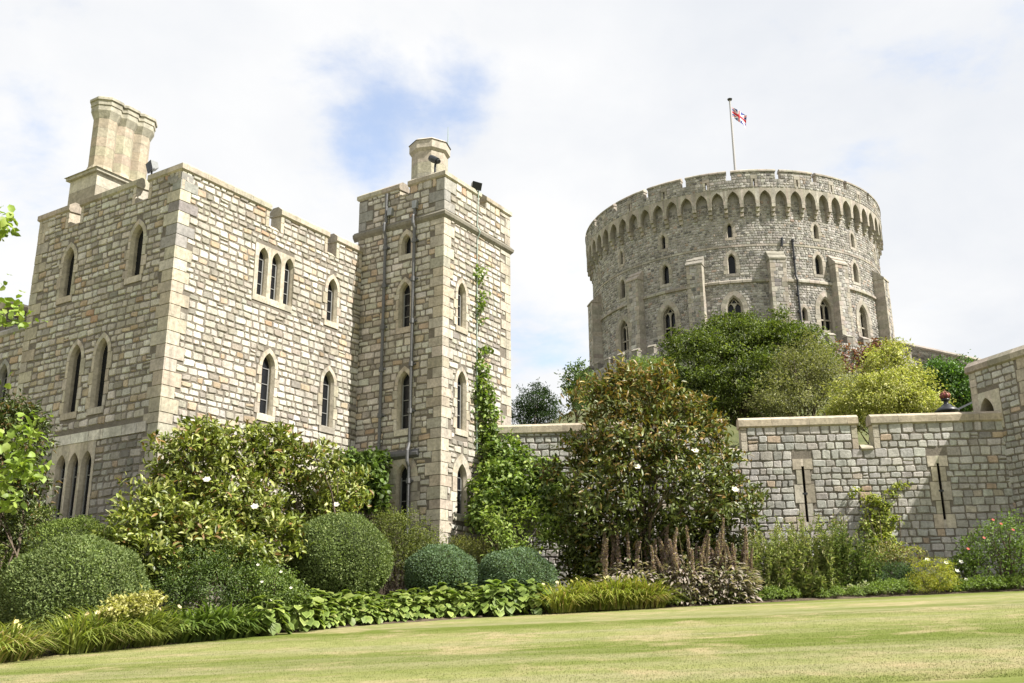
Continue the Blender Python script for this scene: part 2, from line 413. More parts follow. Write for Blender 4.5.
def backing(mb, m, u0, u1, z0, z1, holes=(), col=MORT, step=99.0, d=0.0, flip=False):
    us = {u0, u1}; zs = {z0, z1}
    for (a, b, c, e) in holes:
        us |= {x for x in (a, b) if u0 < x < u1}; zs |= {x for x in (c, e) if z0 < x < z1}
    k = u0 + step
    while k < u1 - 1e-6: us.add(k); k += step
    us = sorted(us); zs = sorted(zs)
    for a, b in zip(us, us[1:]):
        for c, e in zip(zs, zs[1:]):
            um, zm = (a + b) / 2, (c + e) / 2
            if any(h[0] < um < h[1] and h[2] < zm < h[3] for h in holes): continue
            q = [m(a, c, d), m(b, c, d), m(b, e, d), m(a, e, d)]
            mb.quad(q[::-1] if flip else q, col)
def rectblock(a, b, c, e): return lambda z0, z1: [(a, b)] if (z1 > c + .02 and z0 < e - .02) else []

def arch_pts(uc, zb, zt, w, n=7):
    """outline of a pointed opening, left foot round to right foot"""
    h = .866 * w; zs = zt - h; pts = [(uc - w / 2, zb)]
    pts.append((uc - w / 2, zs))
    for k in range(1, n + 1):
        t = rad(60) * k / n; pts.append((uc + w / 2 - w * math.cos(t), zs + w * math.sin(t)))
    return pts + [(2 * uc - u, z) for u, z in pts[-2::-1]]
def arch_half(zb, zt, w, z):
    zs = zt - .866 * w
    if z <= zs: return w / 2
    s = (z - zs) / w
    return max(0.0, w * math.sqrt(max(0, 1 - s * s)) - w / 2)
def pane_of(m, parent, uc, zb, zt, w, d, bars=True, hbars=3, far=False):
    pts = arch_pts(uc, zb, zt, w)
    p = MB(); p.quad([m(u, z, d) for u, z in pts], (0, 0, 0))
    p.build('pane', M_GLASS, parent)
    if bars:
        b = MB(); t = .028 if not far else .05
        c = (.3, .3, .3)
        for k in range(1, hbars + 1):
            z = zb + (zt - .5 * w - zb) * k / (hbars + .4); hw = arch_half(zb, zt, w, z)
            P = np.array(m(uc - hw, z, d + .004)); b.box(P, np.array(m(uc + hw, z, d + .004)) - P, (0, 0, t), np.array(m(uc - hw, z, d + .03)) - P, c)
        for (ua, ub) in ((uc - w / 2, uc - w / 2 + .05), (uc + w / 2 - .05, uc + w / 2)):
            P = np.array(m(ua, zb, d + .006)); b.box(P, np.array(m(ub, zb, d + .006)) - P, (0, 0, zt - .866 * w - zb), np.array(m(ua, zb, d + .036)) - P, c)
        b.build('glazing_bar', M_BAR, parent)
def reveal(mb, m, outer, inner, d0, d1, d2, col):
    for a, b, c, e in zip(outer, outer[1:], inner, inner[1:]):
        mb.quad([m(*a, d0), m(*b, d0), m(*e, d1), m(*c, d1)], col)
        mb.quad([m(*c, d1), m(*e, d1), m(*e, d2), m(*c, d2)], tuple(x * .95 for x in col))
def lancet(m, root, uc, zb, zt, w=.48, mg=.15, depth=.22, name='lancet_window', pal=PAL_ASH, mat=None, splay=.06, bars=3, sill=.22, far=False, label=None):
    """a single pointed light in its own surround of jamb blocks and voussoirs; returns holes and a blocker for the rubble"""
    wf = w + 2 * splay; zf = zt + splay * 1.2; zbf = zb
    mb = MB(); d = .03
    zs = zf - .866 * wf
    blocks = []
    z = zbf; k = random.randint(0, 1)
    while z < zs - .05:                                              # jamb blocks, long and short
        h = random.uniform(.3, .46); h = min(h, zs - z)
        if zs - z - h < .18: h = zs - z
        for s in (-1, 1):
            mm = mg + (.10 if (k + (s > 0)) % 2 else 0.0) + random.uniform(-.02, .02)
            a, b = sorted((uc + s * wf / 2, uc + s * (wf / 2 + mm)))
            stone(mb, m, a, b, z + .004, z + h - .004, d, pick(pal), .008, .002); blocks.append((a, b, z, z + h))
        z += h; k += 1
    n = 6; P = arch_pts(uc, zbf, zf, wf, n)[1:-1]                    # voussoirs
    half = len(P) // 2
    def off(i):
        u, zz = P[i]; cxs = uc + wf / 2 if u < uc - 1e-6 else uc - wf / 2
        if abs(u - uc) < 1e-6: return (u, zz + mg * 1.25)
        vx, vz = u - cxs, zz - zs; L = math.hypot(vx, vz); return (u + vx / L * mg, zz + vz / L * mg)
    for i in range(len(P) - 1):
        a, b, oa, ob = P[i], P[i + 1], off(i), off(i + 1); c = pick(pal)
        q = [m(*a, d), m(*b, d), m(*ob, d), m(*oa, d)]; mb.quad(q, c)
        mb.quad([m(*oa, d), m(*ob, d), m(*ob, -.01), m(*oa, -.01)], c)
    c = pick(pal); sh = sill                                          # sloped sill
    x0, x1 = uc - wf / 2 - mg * .8, uc + wf / 2 + mg * .8
    mb.quad([m(x0, zbf - sh, .04), m(x1, zbf - sh, .04), m(x1, zbf, .04), m(x0, zbf, .04)], c)
    mb.quad([m(x0, zbf, .04), m(x1, zbf, .04), m(x1, zbf, .0), m(x0, zbf, .0)], c)
    mb.quad([m(uc - wf / 2, zbf, .04), m(uc + wf / 2, zbf, .04), m(uc + wf / 2, zb + .1, -depth), m(uc - wf / 2, zb + .1, -depth)], c)
    mb.quad([m(x0, zbf - sh, -.01), m(x1, zbf - sh, -.01), m(x1, zbf - sh, .04), m(x0, zbf - sh, .04)], c)
    for x in (x0, x1): mb.quad([m(x, zbf - sh, -.01), m(x, zbf - sh, .04), m(x, zbf, .04), m(x, zbf, -.01)], c)
    reveal(mb, m, arch_pts(uc, zbf, zf, wf), arch_pts(uc, zb, zt, w), d, -.1, -depth - .02, pal[1][0])
    o = mb.build(name, mat or M_ASH, root)
    if label: o['label'] = label
    pane_of(m, o, uc, zb, zt, w, -depth, bars > 0, bars, far)
    holes = [(uc - wf / 2, uc + wf / 2, zbf, zs)]
    for i in range(5):
        za, zb2 = zs + (zf - zs) * i / 5, zs + (zf - zs) * (i + 1) / 5; hw = arch_half(zbf, zf, wf, za)
        holes.append((uc - hw, uc + hw, za, zb2))
    def bl(z0, z1):
        out = []
        if z1 > zbf - sh + .02 and z0 < zbf: out.append((x0, x1))
        for (a, b, c_, e) in blocks:
            if z1 > c_ + .03 and z0 < e - .03: out.append((min(a, uc), max(b, uc)))
        if z1 > zs and z0 < zf + mg * 1.2:
            zz = max(z0, zs); hw = arch_half(zbf, zf + mg * 1.25, wf + 2 * mg, zz) if zz > zs else wf / 2 + mg
            out.append((uc - hw, uc + hw))
        return out
    return holes, bl
def plate(mb, m, uL, uR, zb, zt, pts, d, pal, back=-.01, open_bottom=False):
    """rectangular slab with a pointed hole"""
    c = lambda: pick(pal)
    f, s = pts[0], pts[1]; e = pts[-1]; s2 = pts[-2]
    zc = zb
    while zc < s[1] - .02:
        h = min(random.uniform(.32, .5), s[1] - zc)
        if s[1] - zc - h < .15: h = s[1] - zc
        for (a, b) in ((uL, f[0]), (e[0], uR)):
            if b - a > .02: mb.quad([m(a, zc, d), m(b, zc, d), m(b, zc + h, d), m(a, zc + h, d)], c())
        zc += h
    if f[1] > zb + .01: mb.quad([m(f[0], zb, d), m(e[0], zb, d), m(e[0], f[1], d), m(f[0], f[1], d)], c())
    q = pts[1:-1]; cl = c()
    for k, (a, b) in enumerate(zip(q, q[1:])):
        if k == len(q) // 2: cl = c()
        mb.quad([m(a[0], a[1], d), m(b[0], b[1], d), m(b[0], zt, d), m(a[0], zt, d)], cl)
    for (a, b) in ((uL, f[0]), (e[0], uR)):
        if b - a > .02: mb.quad([m(a, s[1], d), m(b, s[1], d), m(b, zt, d), m(a, zt, d)], c())
def rect_edges(mb, m, a, b, c, e, d, col, back=-.01):
    for p, q in (((a, c), (b, c)), ((b, c), (b, e)), ((b, e), (a, e)), ((a, e), (a, c))):
        mb.quad([m(*p, back), m(*q, back), m(*q, d), m(*p, d)], col)
def multi_light(m, root, uL, uR, z0, z1, centres, zb, zt, w, label=None, depth=.2, splay=.05, pal=PAL_ASH, name='lancet_window'):
    mb = MB(); d = .03; wf = w + 2 * splay; zf = zt + splay
    cuts = [uL] + [(a + b) / 2 for a, b in zip(centres, centres[1:])] + [uR]
    holes = []
    for k, uc in enumerate(centres):
        pts = arch_pts(uc, zb, zf, wf); plate(mb, m, cuts[k], cuts[k + 1], z0, z1, pts, d, pal)
        reveal(mb, m, pts, arch_pts(uc, zb, zt, w), d, -.1, -depth - .02, pal[1][0])
        mb.quad([m(uc - wf / 2, zb, d), m(uc + wf / 2, zb, d), m(uc + wf / 2, zb + .1, -depth), m(uc - wf / 2, zb + .1, -depth)], pal[0][0])
        holes.append((uc - wf / 2, uc + wf / 2, zb, zf - .3 * wf)); 
    rect_edges(mb, m, uL, uR, z0, z1, d, pal[1][0])
    o = mb.build(name, M_ASH, root)
    if label: o['label'] = label
    for uc in centres: pane_of(m, o, uc, zb, zt, w, -depth, True, 3)
    hs = [(uc - wf / 2, uc + wf / 2, zb, zf) for uc in centres]
    return hs, rectblock(uL, uR, z0, z1)
def coping(root, m, u0, u1, z, h=.34, over=.09, thick=.55, pal=PAL_COP, name='coping', seg=(.8, 1.3), slope=.16, mat=None, mitre=(0, 0)):
    """weathered coping stones: square nosing below, slope above"""
    mb = MB(); u = u0
    while u < u1 - .01:
        w = random.uniform(*seg)
        if u1 - u - w < .4: w = u1 - u
        a, b = u + .004, u + w - .004; c = pick(pal); dk = tuple(x * .95 for x in c)
        prof = [(over * .3, z - .06), (over, z), (over, z + h - slope), (-.12, z + h), (-thick + .1, z + h), (-thick - .06, z + h - slope), (-thick - .06, z)]
        A = [m(a - (dd * mitre[0] if u == u0 else 0), zz, dd) for dd, zz in prof]; B = [m(b + (dd * mitre[1] if u + w >= u1 - .01 else 0), zz, dd) for dd, zz in prof]
        for k in range(len(prof)): k2 = (k + 1) % len(prof); mb.quad([A[k], B[k], B[k2], A[k2]], c)
        mb.quad(A[::-1], dk); mb.quad(B, dk)
        u += w
    return mb.build(name, mat or M_ASH, root)
def merlon(root, m, u0, u1, z0, z1, thick=.5, pal=PAL_WARM, jamb=.16, cop=True, hcop=.34, mat=None, block=(), mitre=(0, 0), **kw):
    mb = MB(); c = (.3, .27, .21)
    J = [rectblock(u0, u0 + jamb, z0, z1), rectblock(u1 - jamb, u1, z0, z1)] if jamb else []
    backing(mb, m, u0, u1, z0, z1)
    stones(mb, m, u0, u1, z0, z1, pal, block=J + list(block), **kw)
    for a, b in ((u0, u0 + jamb), (u1 - jamb, u1)):
        z = z0
        while z < z1 - .02 and jamb:
            h = min(.4, z1 - z); stone(mb, m, a, b, z, z + h - .006, .028, pick(PAL_ASH), .008, .002); z += h
    for u in (u0, u1): mb.quad([m(u, z0, 0), m(u, z1, 0), m(u, z1, -thick), m(u, z0, -thick)], pick(PAL_ASH))
    mb.quad([m(u0, z0, -thick), m(u1, z0, -thick), m(u1, z1, -thick), m(u0, z1, -thick)], c)
    mb.quad([m(u0, z1, 0), m(u1, z1, 0), m(u1, z1, -thick), m(u0, z1, -thick)], c)
    o = mb.build('merlon', mat or M_STONE, root)
    if cop: coping(o, m, u0 - .05 * (1 - mitre[0]), u1 + .05 * (1 - mitre[1]), z1, hcop, thick=thick, mitre=mitre)
    return o
def quoins(mb, mA, mB, uA, uB, z0, z1, pal, grey=None, hh=(.34, .48), wl=(.45, .95)):
    """corner stones on two faces that meet; mA's u=uA edge is its right end, mB's u=uB its left end"""
    z = z0; k = 0; bl = []
    while z < z1 - .05:
        h = min(random.uniform(*hh), z1 - z)
        if z1 - z - h < .2: h = z1 - z
        p = grey if (grey and z > z1 - grey[0]) else None
        a = wl[1] if k % 2 else wl[0]; b = wl[0] if k % 2 else wl[1]
        a += random.uniform(-.06, .06); b += random.uniform(-.06, .06)
        c = pick(PAL_QGREY if (p and random.random() < .85) else pal)
        stone(mb, mA, uA - a, uA + .03, z + .004, z + h - .004, .03, c, .01, .002)
        stone(mb, mB, uB - .0, uB + b, z + .004, z + h - .004, .032, c, .01, .002)
        bl.append((z, z + h, a, b)); z += h; k += 1
    bA = lambda q0, q1: [(uA - x[2], uA + .1) for x in bl if q1 > x[0] + .03 and q0 < x[1] - .03]
    bB = lambda q0, q1: [(uB - .1, uB + x[3]) for x in bl if q1 > x[0] + .03 and q0 < x[1] - .03]
    return bA, bB
def endquoin(mb, m, u, side, z0, z1, pal, wl=(.4, .75)):
    z = z0; k = 0; bl = []
    while z < z1 - .05:
        h = min(random.uniform(.34, .48), z1 - z); a = wl[k % 2] + random.uniform(-.05, .05)
        lo, hi = (u, u + a) if side > 0 else (u - a, u)
        stone(mb, m, lo, hi, z + .004, z + h - .004, .03, pick(pal), .01, .002); bl.append((z, z + h, lo, hi)); z += h; k += 1
    return lambda q0, q1: [(x[2] - .02, x[3] + .02) for x in bl if q1 > x[0] + .03 and q0 < x[1] - .03]

RD = np.array([math.sin(rad(32.4)), math.cos(rad(32.4))]); ND = np.array([RD[1], -RD[0]])
C1 = at(168, 322, 30)[:2]
# ------------------------------------------------------------------ castle building (left)
mR = planar(C1, RD); mL = planar(C1, ND)                             # mL: u from -7.85 (far) to 0 (corner)
B1 = thing('castle_building', (C1[0], C1[1], gz(*C1)), 'large pale stone castle block with narrow pointed windows and tall triple chimney', 'building')
HL, HR, BL, BR = [], [], [], []
def add(H, B, r): H.extend(r[0]); B.append(r[1])
add(HR, BR, multi_light(mR, B1, 3.38, 5.28, 12.72, 14.86, [3.78, 4.42, 5.06], 12.95, 14.72, .36, label='three pointed lights in one pale stone frame'))
add(HR, BR, lancet(mR, B1, 7.4, 12.95, 14.62, .42))
add(HR, BR, lancet(mR, B1, 4.36, 8.75, 10.9, .48)); add(HR, BR, lancet(mR, B1, 7.42, 8.85, 10.95, .48))
for uc, zb, zt in ((-1.98, 12.9, 14.72), (-5.72, 12.9, 14.72), (-3.2, 8.6, 10.92), (-4.62, 8.6, 10.92)):
    add(HL, BL, lancet(mL, B1, uc, zb, zt, .52, bars=0))
add(HL, BL, multi_light(mL, B1, -5.25, -2.95, 2.4, 7.5, [-4.7, -4.02, -3.34], 2.6, 7.15, .44, label='row of three tall pointed lights close to the ground', splay=.05))
q = MB(); qL, qR = quoins(q, mL, mR, 0, 0, 0, 16.2, PAL_ASH, (3.0,), wl=(.46, .68))
q.build('quoin', M_ASH, B1); q = MB(); qE = endquoin(q, mL, -7.85, 1, 0, 16.2, PAL_ASH); q.build('quoin', M_ASH, B1)
BL += [qL, qE, rectblock(-5.3, 0, 7.5, 7.84)]; BR += [qR]
w = MB(); ZP = 15.6
backing(w, mR, 0, 11.5, -.5, ZP, HR); backing(w, mL, -7.85, 0, -.5, ZP, HL)
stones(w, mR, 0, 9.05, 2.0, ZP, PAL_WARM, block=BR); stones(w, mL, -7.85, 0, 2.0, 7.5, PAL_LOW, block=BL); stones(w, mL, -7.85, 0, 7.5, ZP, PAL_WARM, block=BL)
# far sides and roof deck close the block
far = [mR(11.5, 0, 0), mR(11.5, 0, -7.85), mL(-7.85, 0, 0)]
for p0, p1 in ((far[0], far[1]), (far[1], far[2])): w.quad([(p0[0], p0[1], -.5), (p1[0], p1[1], -.5), (p1[0], p1[1], ZP), (p0[0], p0[1], ZP)], MORT)
w.quad([mR(0, ZP - .02, -.02), mR(11.5, ZP - .02, -.02), (far[1][0], far[1][1], ZP - .02), (far[2][0], far[2][1], ZP - .02)], (.2, .2, .2))
w.build('wall', M_STONE, B1)
b = MB(); u = -5.3
while u < -.6:
    wd = random.uniform(.7, 1.1); wd = min(wd, -.52 - u)
    stone(b, mL, u, u + wd - .006, 7.5, 7.84, .05, pick([((.55, .53, .47), 1)]), .008, .002); u += wd
b.build('string_course', M_ASH, B1)
merlon(B1, mR, .0, 3.92, ZP, 16.3, mitre=(1, 0)); merlon(B1, mR, 4.5, 7.0, ZP, 16.3); merlon(B1, mR, 7.5, 9.0, ZP, 16.3)
merlon(B1, mL, -1.64, 0, ZP, 16.3, mitre=(0, 1)); merlon(B1, mL, -5.36, -2.32, ZP, 16.3); merlon(B1, mL, -7.85, -6.05, ZP, 16.3, mitre=(1, 0))
for a, b_ in ((3.92, 4.5), (7.0, 7.5)): coping(B1, mR, a + .06, b_ - .06, ZP, .16, .05, .5, name='crenel_sill')
for a, b_ in ((-2.32, -1.64), (-6.05, -5.36)): coping(B1, mL, a + .06, b_ - .06, ZP, .16, .05, .5, name='crenel_sill')
# chimney stack: stepped base, three octagonal flues in a row
def uv(m0, u, v): p = m0(u, 0, 0); r = np.array(p[:2]); return r
def P1(u, v): return C1 + RD * u - ND * v
ch = MB()
def rectp(u0, u1, v0, v1): return [P1(u0, v0), P1(u1, v0), P1(u1, v1), P1(u0, v1)]
ca = pick(PAL_ASH)
for k in range(6):
    ch.prism(rectp(.9, 4.2, 6.1, 7.75), 15.0 + k * .54, 15.0 + k * .54 + .532, pick(PAL_ASH))
ch.prism(rectp(.78, 4.32, 5.98, 7.87), 18.24, 18.36, ca, bottom=True)
ch.prism(rectp(.72, 4.38, 5.92, 7.93), 18.36, 18.5, ca, bottom=True, taper=rectp(1.0, 4.1, 6.2, 7.65))
cs_ = ch.build('chimney_stack', M_ASH, B1)
def octo(cu, cv, s): return [P1(cu + s / math.cos(rad(22.5)) * math.cos(rad(22.5 + 45 * j)), cv + s / math.cos(rad(22.5)) * math.sin(rad(22.5 + 45 * j))) for j in range(8)]
for k in range(3):
    f = MB(); cu, cv = 1.55 + .76 * k, 6.92; fc_ = pick([((.44, .385, .29), 1), ((.41, .355, .265), 1)])
    f.prism(octo(cu, cv, .54), 18.45, 18.8, fc_, taper=octo(cu, cv, .43))
    z = 18.8
    while z < 20.8:
        f.prism(octo(cu, cv, .425 + .004 * random.random()), z, z + .395, tuple(c * random.uniform(.95, 1.05) for c in fc_)); z += .4
    f.prism(octo(cu, cv, .43), 20.8, 21.1, ca, taper=octo(cu, cv, .55)); f.prism(octo(cu, cv, .55), 21.1, 21.32, ca)
    f.prism(octo(cu, cv, .58), 21.32, 21.52, ca, bottom=True); f.prism(octo(cu, cv, .63), 21.52, 21.62, ca, bottom=True)
    f.prism(octo(cu, cv, .61), 21.62, 21.74, ca, taper=octo(cu, cv, .45))
    f.build('chimney_flue', M_ASH, cs_)
pier = MB(); pier.prism(rectp(.55, 1.0, 3.5, 3.95), 15.5, 16.95, pick(PAL_ASH)); pier.build('parapet_pier', M_ASH, B1)

# lower wing beyond the far corner and the sunlit block behind it
mW = planar(C1 - ND * 7.85 , -ND)
wing = thing('castle_wing', (*(C1 - ND * 11), gz(*(C1 - ND * 11))), 'lower stone wing with grey coping adjoining the left side of the castle block', 'building')
mW2 = planar(C1 + RD * .25, ND)
hw, bw = lancet(mW2, wing, -9.3, 9.3, 11.0, .5, pal=PAL_QGREY)
w = MB(); backing(w, mW2, -20, -7.9, -.5, 12.2, hw); stones(w, mW2, -20, -7.9, 2, 12.2, PAL_WARM, block=[bw])
w.quad([mW2(-20, 12.2, 0), mW2(-7.9, 12.2, 0), mW2(-7.9, 12.2, -7), mW2(-20, 12.2, -7)], MORT)
w.quad([mW2(-20, -.5, 0), mW2(-20, 12.2, 0), mW2(-20, 12.2, -7), mW2(-20, -.5, -7)], MORT)
w.build('wall', M_STONE, wing); coping(wing, mW2, -20, -7.9, 12.2, .3, pal=PAL_QGREY)
back = thing('castle_outbuilding', (*(C1 - ND * 13 + RD * 3), 0), 'sunlit stone block with moulded top seen beyond the lower wing at far left', 'building')
mS = planar(C1 - ND * 10.4 + RD * .7, RD)
w = MB(); backing(w, mS, 0, 6, -.4, 13.6); stones(w, mS, 0, 6, 11, 13.6, PAL_WARM)
w.box(mS(0, -.4, -.03), np.array(mS(6, 0, 0)) - mS(0, 0, 0), np.array(mS(0, 0, -6)) - mS(0, 0, 0), (0, 0, 13.98), MORT)
w.build('wall', M_STONE, back); coping(back, mS, -.1, 6, 13.6, .32)

# ------------------------------------------------------------------ stair tower
T2 = C1 + RD * 9.05; C2 = T2 + ND * 4.09
tL = planar(T2, ND); tR = planar(C2, RD); TZ, TT = 17.05, 18.15
ST = thing('stair_tower', (C2[0], C2[1], gz(*C2)), 'slender square stone tower with drainpipes and small chimney beside the castle block', 'tower')
HL, HR, BL, BR = [], [], [], []
add(HL, BL, lancet(tL, ST, 2.28, 15.75, 16.55, .34, mg=.16, bars=0)); add(HL, BL, lancet(tL, ST, 2.26, 12.75, 14.55, .42))
add(HL, BL, lancet(tL, ST, 2.34, 8.75, 10.95, .48)); add(HL, BL, lancet(tL, ST, 2.36, 4.6, 7.4, .46, mg=.42, name='lancet_window'))
add(HR, BR, lancet(tR, ST, 1.2, 12.75, 14.5, .42)); add(HR, BR, lancet(tR, ST, 1.24, 8.75, 10.95, .46)); add(HR, BR, lancet(tR, ST, 1.3, 5.6, 7.42, .5, mg=.3))
q = MB(); qL, qR = quoins(q, tL, tR, 4.09, 0, 0, TZ, PAL_ASH, wl=(.42, .64)); q.build('quoin', M_ASH, ST); q = MB(); q2 = endquoin(q, tR, 4.7, -1, 0, TZ, PAL_ASH); q.build('quoin', M_ASH, ST); BL.append(qL); BR += [qR, q2]
w = MB(); backing(w, tL, -.25, 4.09, -.5, TZ, HL); backing(w, tR, 0, 4.7, -.5, TZ, HR)
stones(w, tL, -.25, 4.09, 2, TZ, PAL_WARM, block=BL, rowh=(.2, .31), ln=(.24, .52)); stones(w, tR, 0, 4.7, 2, TZ, PAL_WARM, block=BR, rowh=(.19, .29), ln=(.22, .48))
def tbox(mb, z0, z1, g=0.0, col=MORT):
    pr = planar(C2, RD)
    pts = [pr(4.7 + g, 0, g), pr(4.7 + g, 0, -4.34 - g), pr(0 - g, 0, -4.34 - g)]
    for p0, p1 in zip(pts, pts[1:]): mb.quad([(p0[0], p0[1], z0), (p1[0], p1[1], z0), (p1[0], p1[1], z1), (p0[0], p0[1], z1)], col)
tbox(w, -.5, TZ); w.build('wall', M_STONE, ST)
sc_ = MB()                                                            # string course all round
for m_, a, b_ in ((tL, -.25, 4.09), (tR, 0, 4.7)):
    prof = [(0, TZ - .2), (.12, TZ - .05), (.14, TZ + .06), (.02, TZ + .2)]
    for (d0, z0), (d1, z1) in zip(prof, prof[1:]):
        e0, e1 = (0, 1) if m_ is tL else (1, 1)
        sc_.quad([m_(a - (d0 if m_ is tR else .2), z0, d0), m_(b_ + d0, z0, d0), m_(b_ + d1, z1, d1), m_(a - (d1 if m_ is tR else .2), z1, d1)], (.2, .185, .15))
sc_.build('string_course', M_ASH, ST)
w = MB(); PZ = TZ + .05                                               # parapet stage
qp = MB(); qa, qb = quoins(qp, tL, tR, 4.09, 0, PZ + .15, 18.6, PAL_ASH, (9,), wl=(.4, .7)); qp.build('quoin', M_ASH, ST)
eL = MB(); qc = endquoin(eL, tL, -.25, 1, PZ + .15, 18.6, PAL_QGREY); eL.build('quoin', M_ASH, ST); eL = MB(); qd = endquoin(eL, tR, 4.7, -1, PZ + .15, 18.6, PAL_ASH); eL.build('quoin', M_ASH, ST)
gapL, gapR = (1.86, 2.36), (2.42, 2.86)
for m_, a, b_, gp, bl in ((tL, -.25, 4.09, gapL, [qa, qc]), (tR, 0, 4.7, gapR, [qb, qd])):
    zs = TT + .15
    backing(w, m_, a, b_, PZ, zs); stones(w, m_, a, b_, PZ + .15, zs, PAL_WARM, block=bl, rowh=(.2, .31), ln=(.24, .5))
    w.quad([m_(a, zs, 0), m_(b_, zs, 0), m_(b_, zs, -.5), m_(a, zs, -.5)], MORT); w.quad([m_(a, PZ, -.5), m_(b_, PZ, -.5), m_(b_, zs, -.5), m_(a, zs, -.5)], MORT)
    for k, (x0, x1) in enumerate(((a, gp[0]), (gp[1], b_))):
        merlon(ST, m_, x0 + (.002 if k == 0 else 0), x1 - (.002 if k else 0), zs, 18.68, jamb=0, block=bl, rowh=(.2, .31), hcop=.32, mitre=((1, 0), (0, 1), (1, 0), (0, 1))[(2 if m_ is tR else 0) + k])
    coping(ST, m_, gp[0] + .06, gp[1] - .06, zs, .14, .05, .5, name='crenel_sill')
tbox(w, TZ, 18.6); w.quad([tR(0, 18.0, -.02), tR(4.7, 18.0, -.02), tR(4.7, 18.0, -4.3), tR(0, 18.0, -4.3)], (.2, .2, .2))
for p0, p1, bv in ((tR(4.7, 0, -.52), tR(4.7, 0, -3.9), RD * -.4), (tR(.02, 0, -4.34), tR(4.7, 0, -4.34), ND * .4)):
    w.box((p0[0], p0[1], 17.9), (p1[0] - p0[0], p1[1] - p0[1], 0), (bv[0], bv[1], 0), (0, 0, .9), MORT)
w.build('parapet', M_STONE, ST)
cl = MB(); lc = np.array([-3.5, 38.95])
def oct2(c, s): return [c + s / math.cos(rad(22.5)) * np.array([math.cos(rad(10 + 45 * j)), math.sin(rad(10 + 45 * j))]) for j in range(8)]
z = 18.12; ca = pick(PAL_ASH)
cl.prism(oct2(lc, .72), 17.9, 18.115, ca)
while z < 20.7: cl.prism(oct2(lc, .72), z, z + .51, pick(PAL_ASH)); z += .515
cl.prism(oct2(lc, .72), z, z + .12, ca, taper=oct2(lc, .82)); cl.prism(oct2(lc, .82), z + .12, z + .36, ca); cl.prism(oct2(lc, .82), z + .36, z + .48, ca, bottom=True); cl.prism(oct2(lc, .86), z + .48, z + .6, ca, taper=oct2(lc, .72))
cl.build('chimney', M_ASH, ST)
led = MB()
prof = [(0, 7.62), (.16, 7.74), (.16, 7.84), (.0, 8.0)]
for (d0, z0), (d1, z1) in zip(prof, prof[1:]): led.quad([tL(1.15, z0, d0), tL(3.12, z0, d0), tL(3.12, z1, d1), tL(1.15, z1, d1)], (.2, .19, .17))
for x in (1.15, 3.12): led.quad([tL(x, z, d) for d, z in prof], (.2, .19, .17))
led.build('hood_ledge', M_LEAD, ST)
for u, zt in ((1.29, 18.55), (2.74, 17.7)):
    p = MB(); off = .12
    p.tube([tL(u, zt, off), tL(u, 17.32, off), tL(u, 17.2, off + .1), tL(u, 16.9, off + .1), tL(u, 16.7, off), tL(u, 8.2, off), tL(u, 7.9, off + .12), tL(u, 7.5, off + .12), tL(u, 7.3, off), tL(u, 1.5, off)], .062, (0, 0, 0), 8)
    for zz in (16.2, 14.6, 12.9, 11.2, 9.4, 6.8, 5.0): p.tube([tL(u, zz - .09, off), tL(u, zz + .09, off)], .095, (0, 0, 0), 8); p.box(tL(u - .16, zz - .03, .0), np.array(tL(u + .16, 0, 0)) - tL(u - .16, 0, 0), (0, 0, .06), np.array(tL(u, 0, .1)) - tL(u, 0, 0), (0, 0, 0))
    o = p.build('drainpipe', M_LEAD, ST)
    h = MB(); h.box(tL(u + (.1 if u < 2 else -.1), 17.55, .03), np.array(tL(.2, 0, 0)) - tL(0, 0, 0), (0, 0, .32), np.array(tL(0, 0, .16)) - tL(0, 0, 0), (0, 0, 0)); h.build('junction_box', M_GREY, o)
p = MB(); p.tube([tR(2.18, 18.9, .12), tR(2.18, 17.3, .05), tR(2.18, 17.0, .2), tR(2.18, 16.7, .06), tR(2.18, 12.5, .06), tR(2.2, 8, .06)], .022, (0, 0, 0), 6); p.build('lightning_conductor', M_VERD, ST)

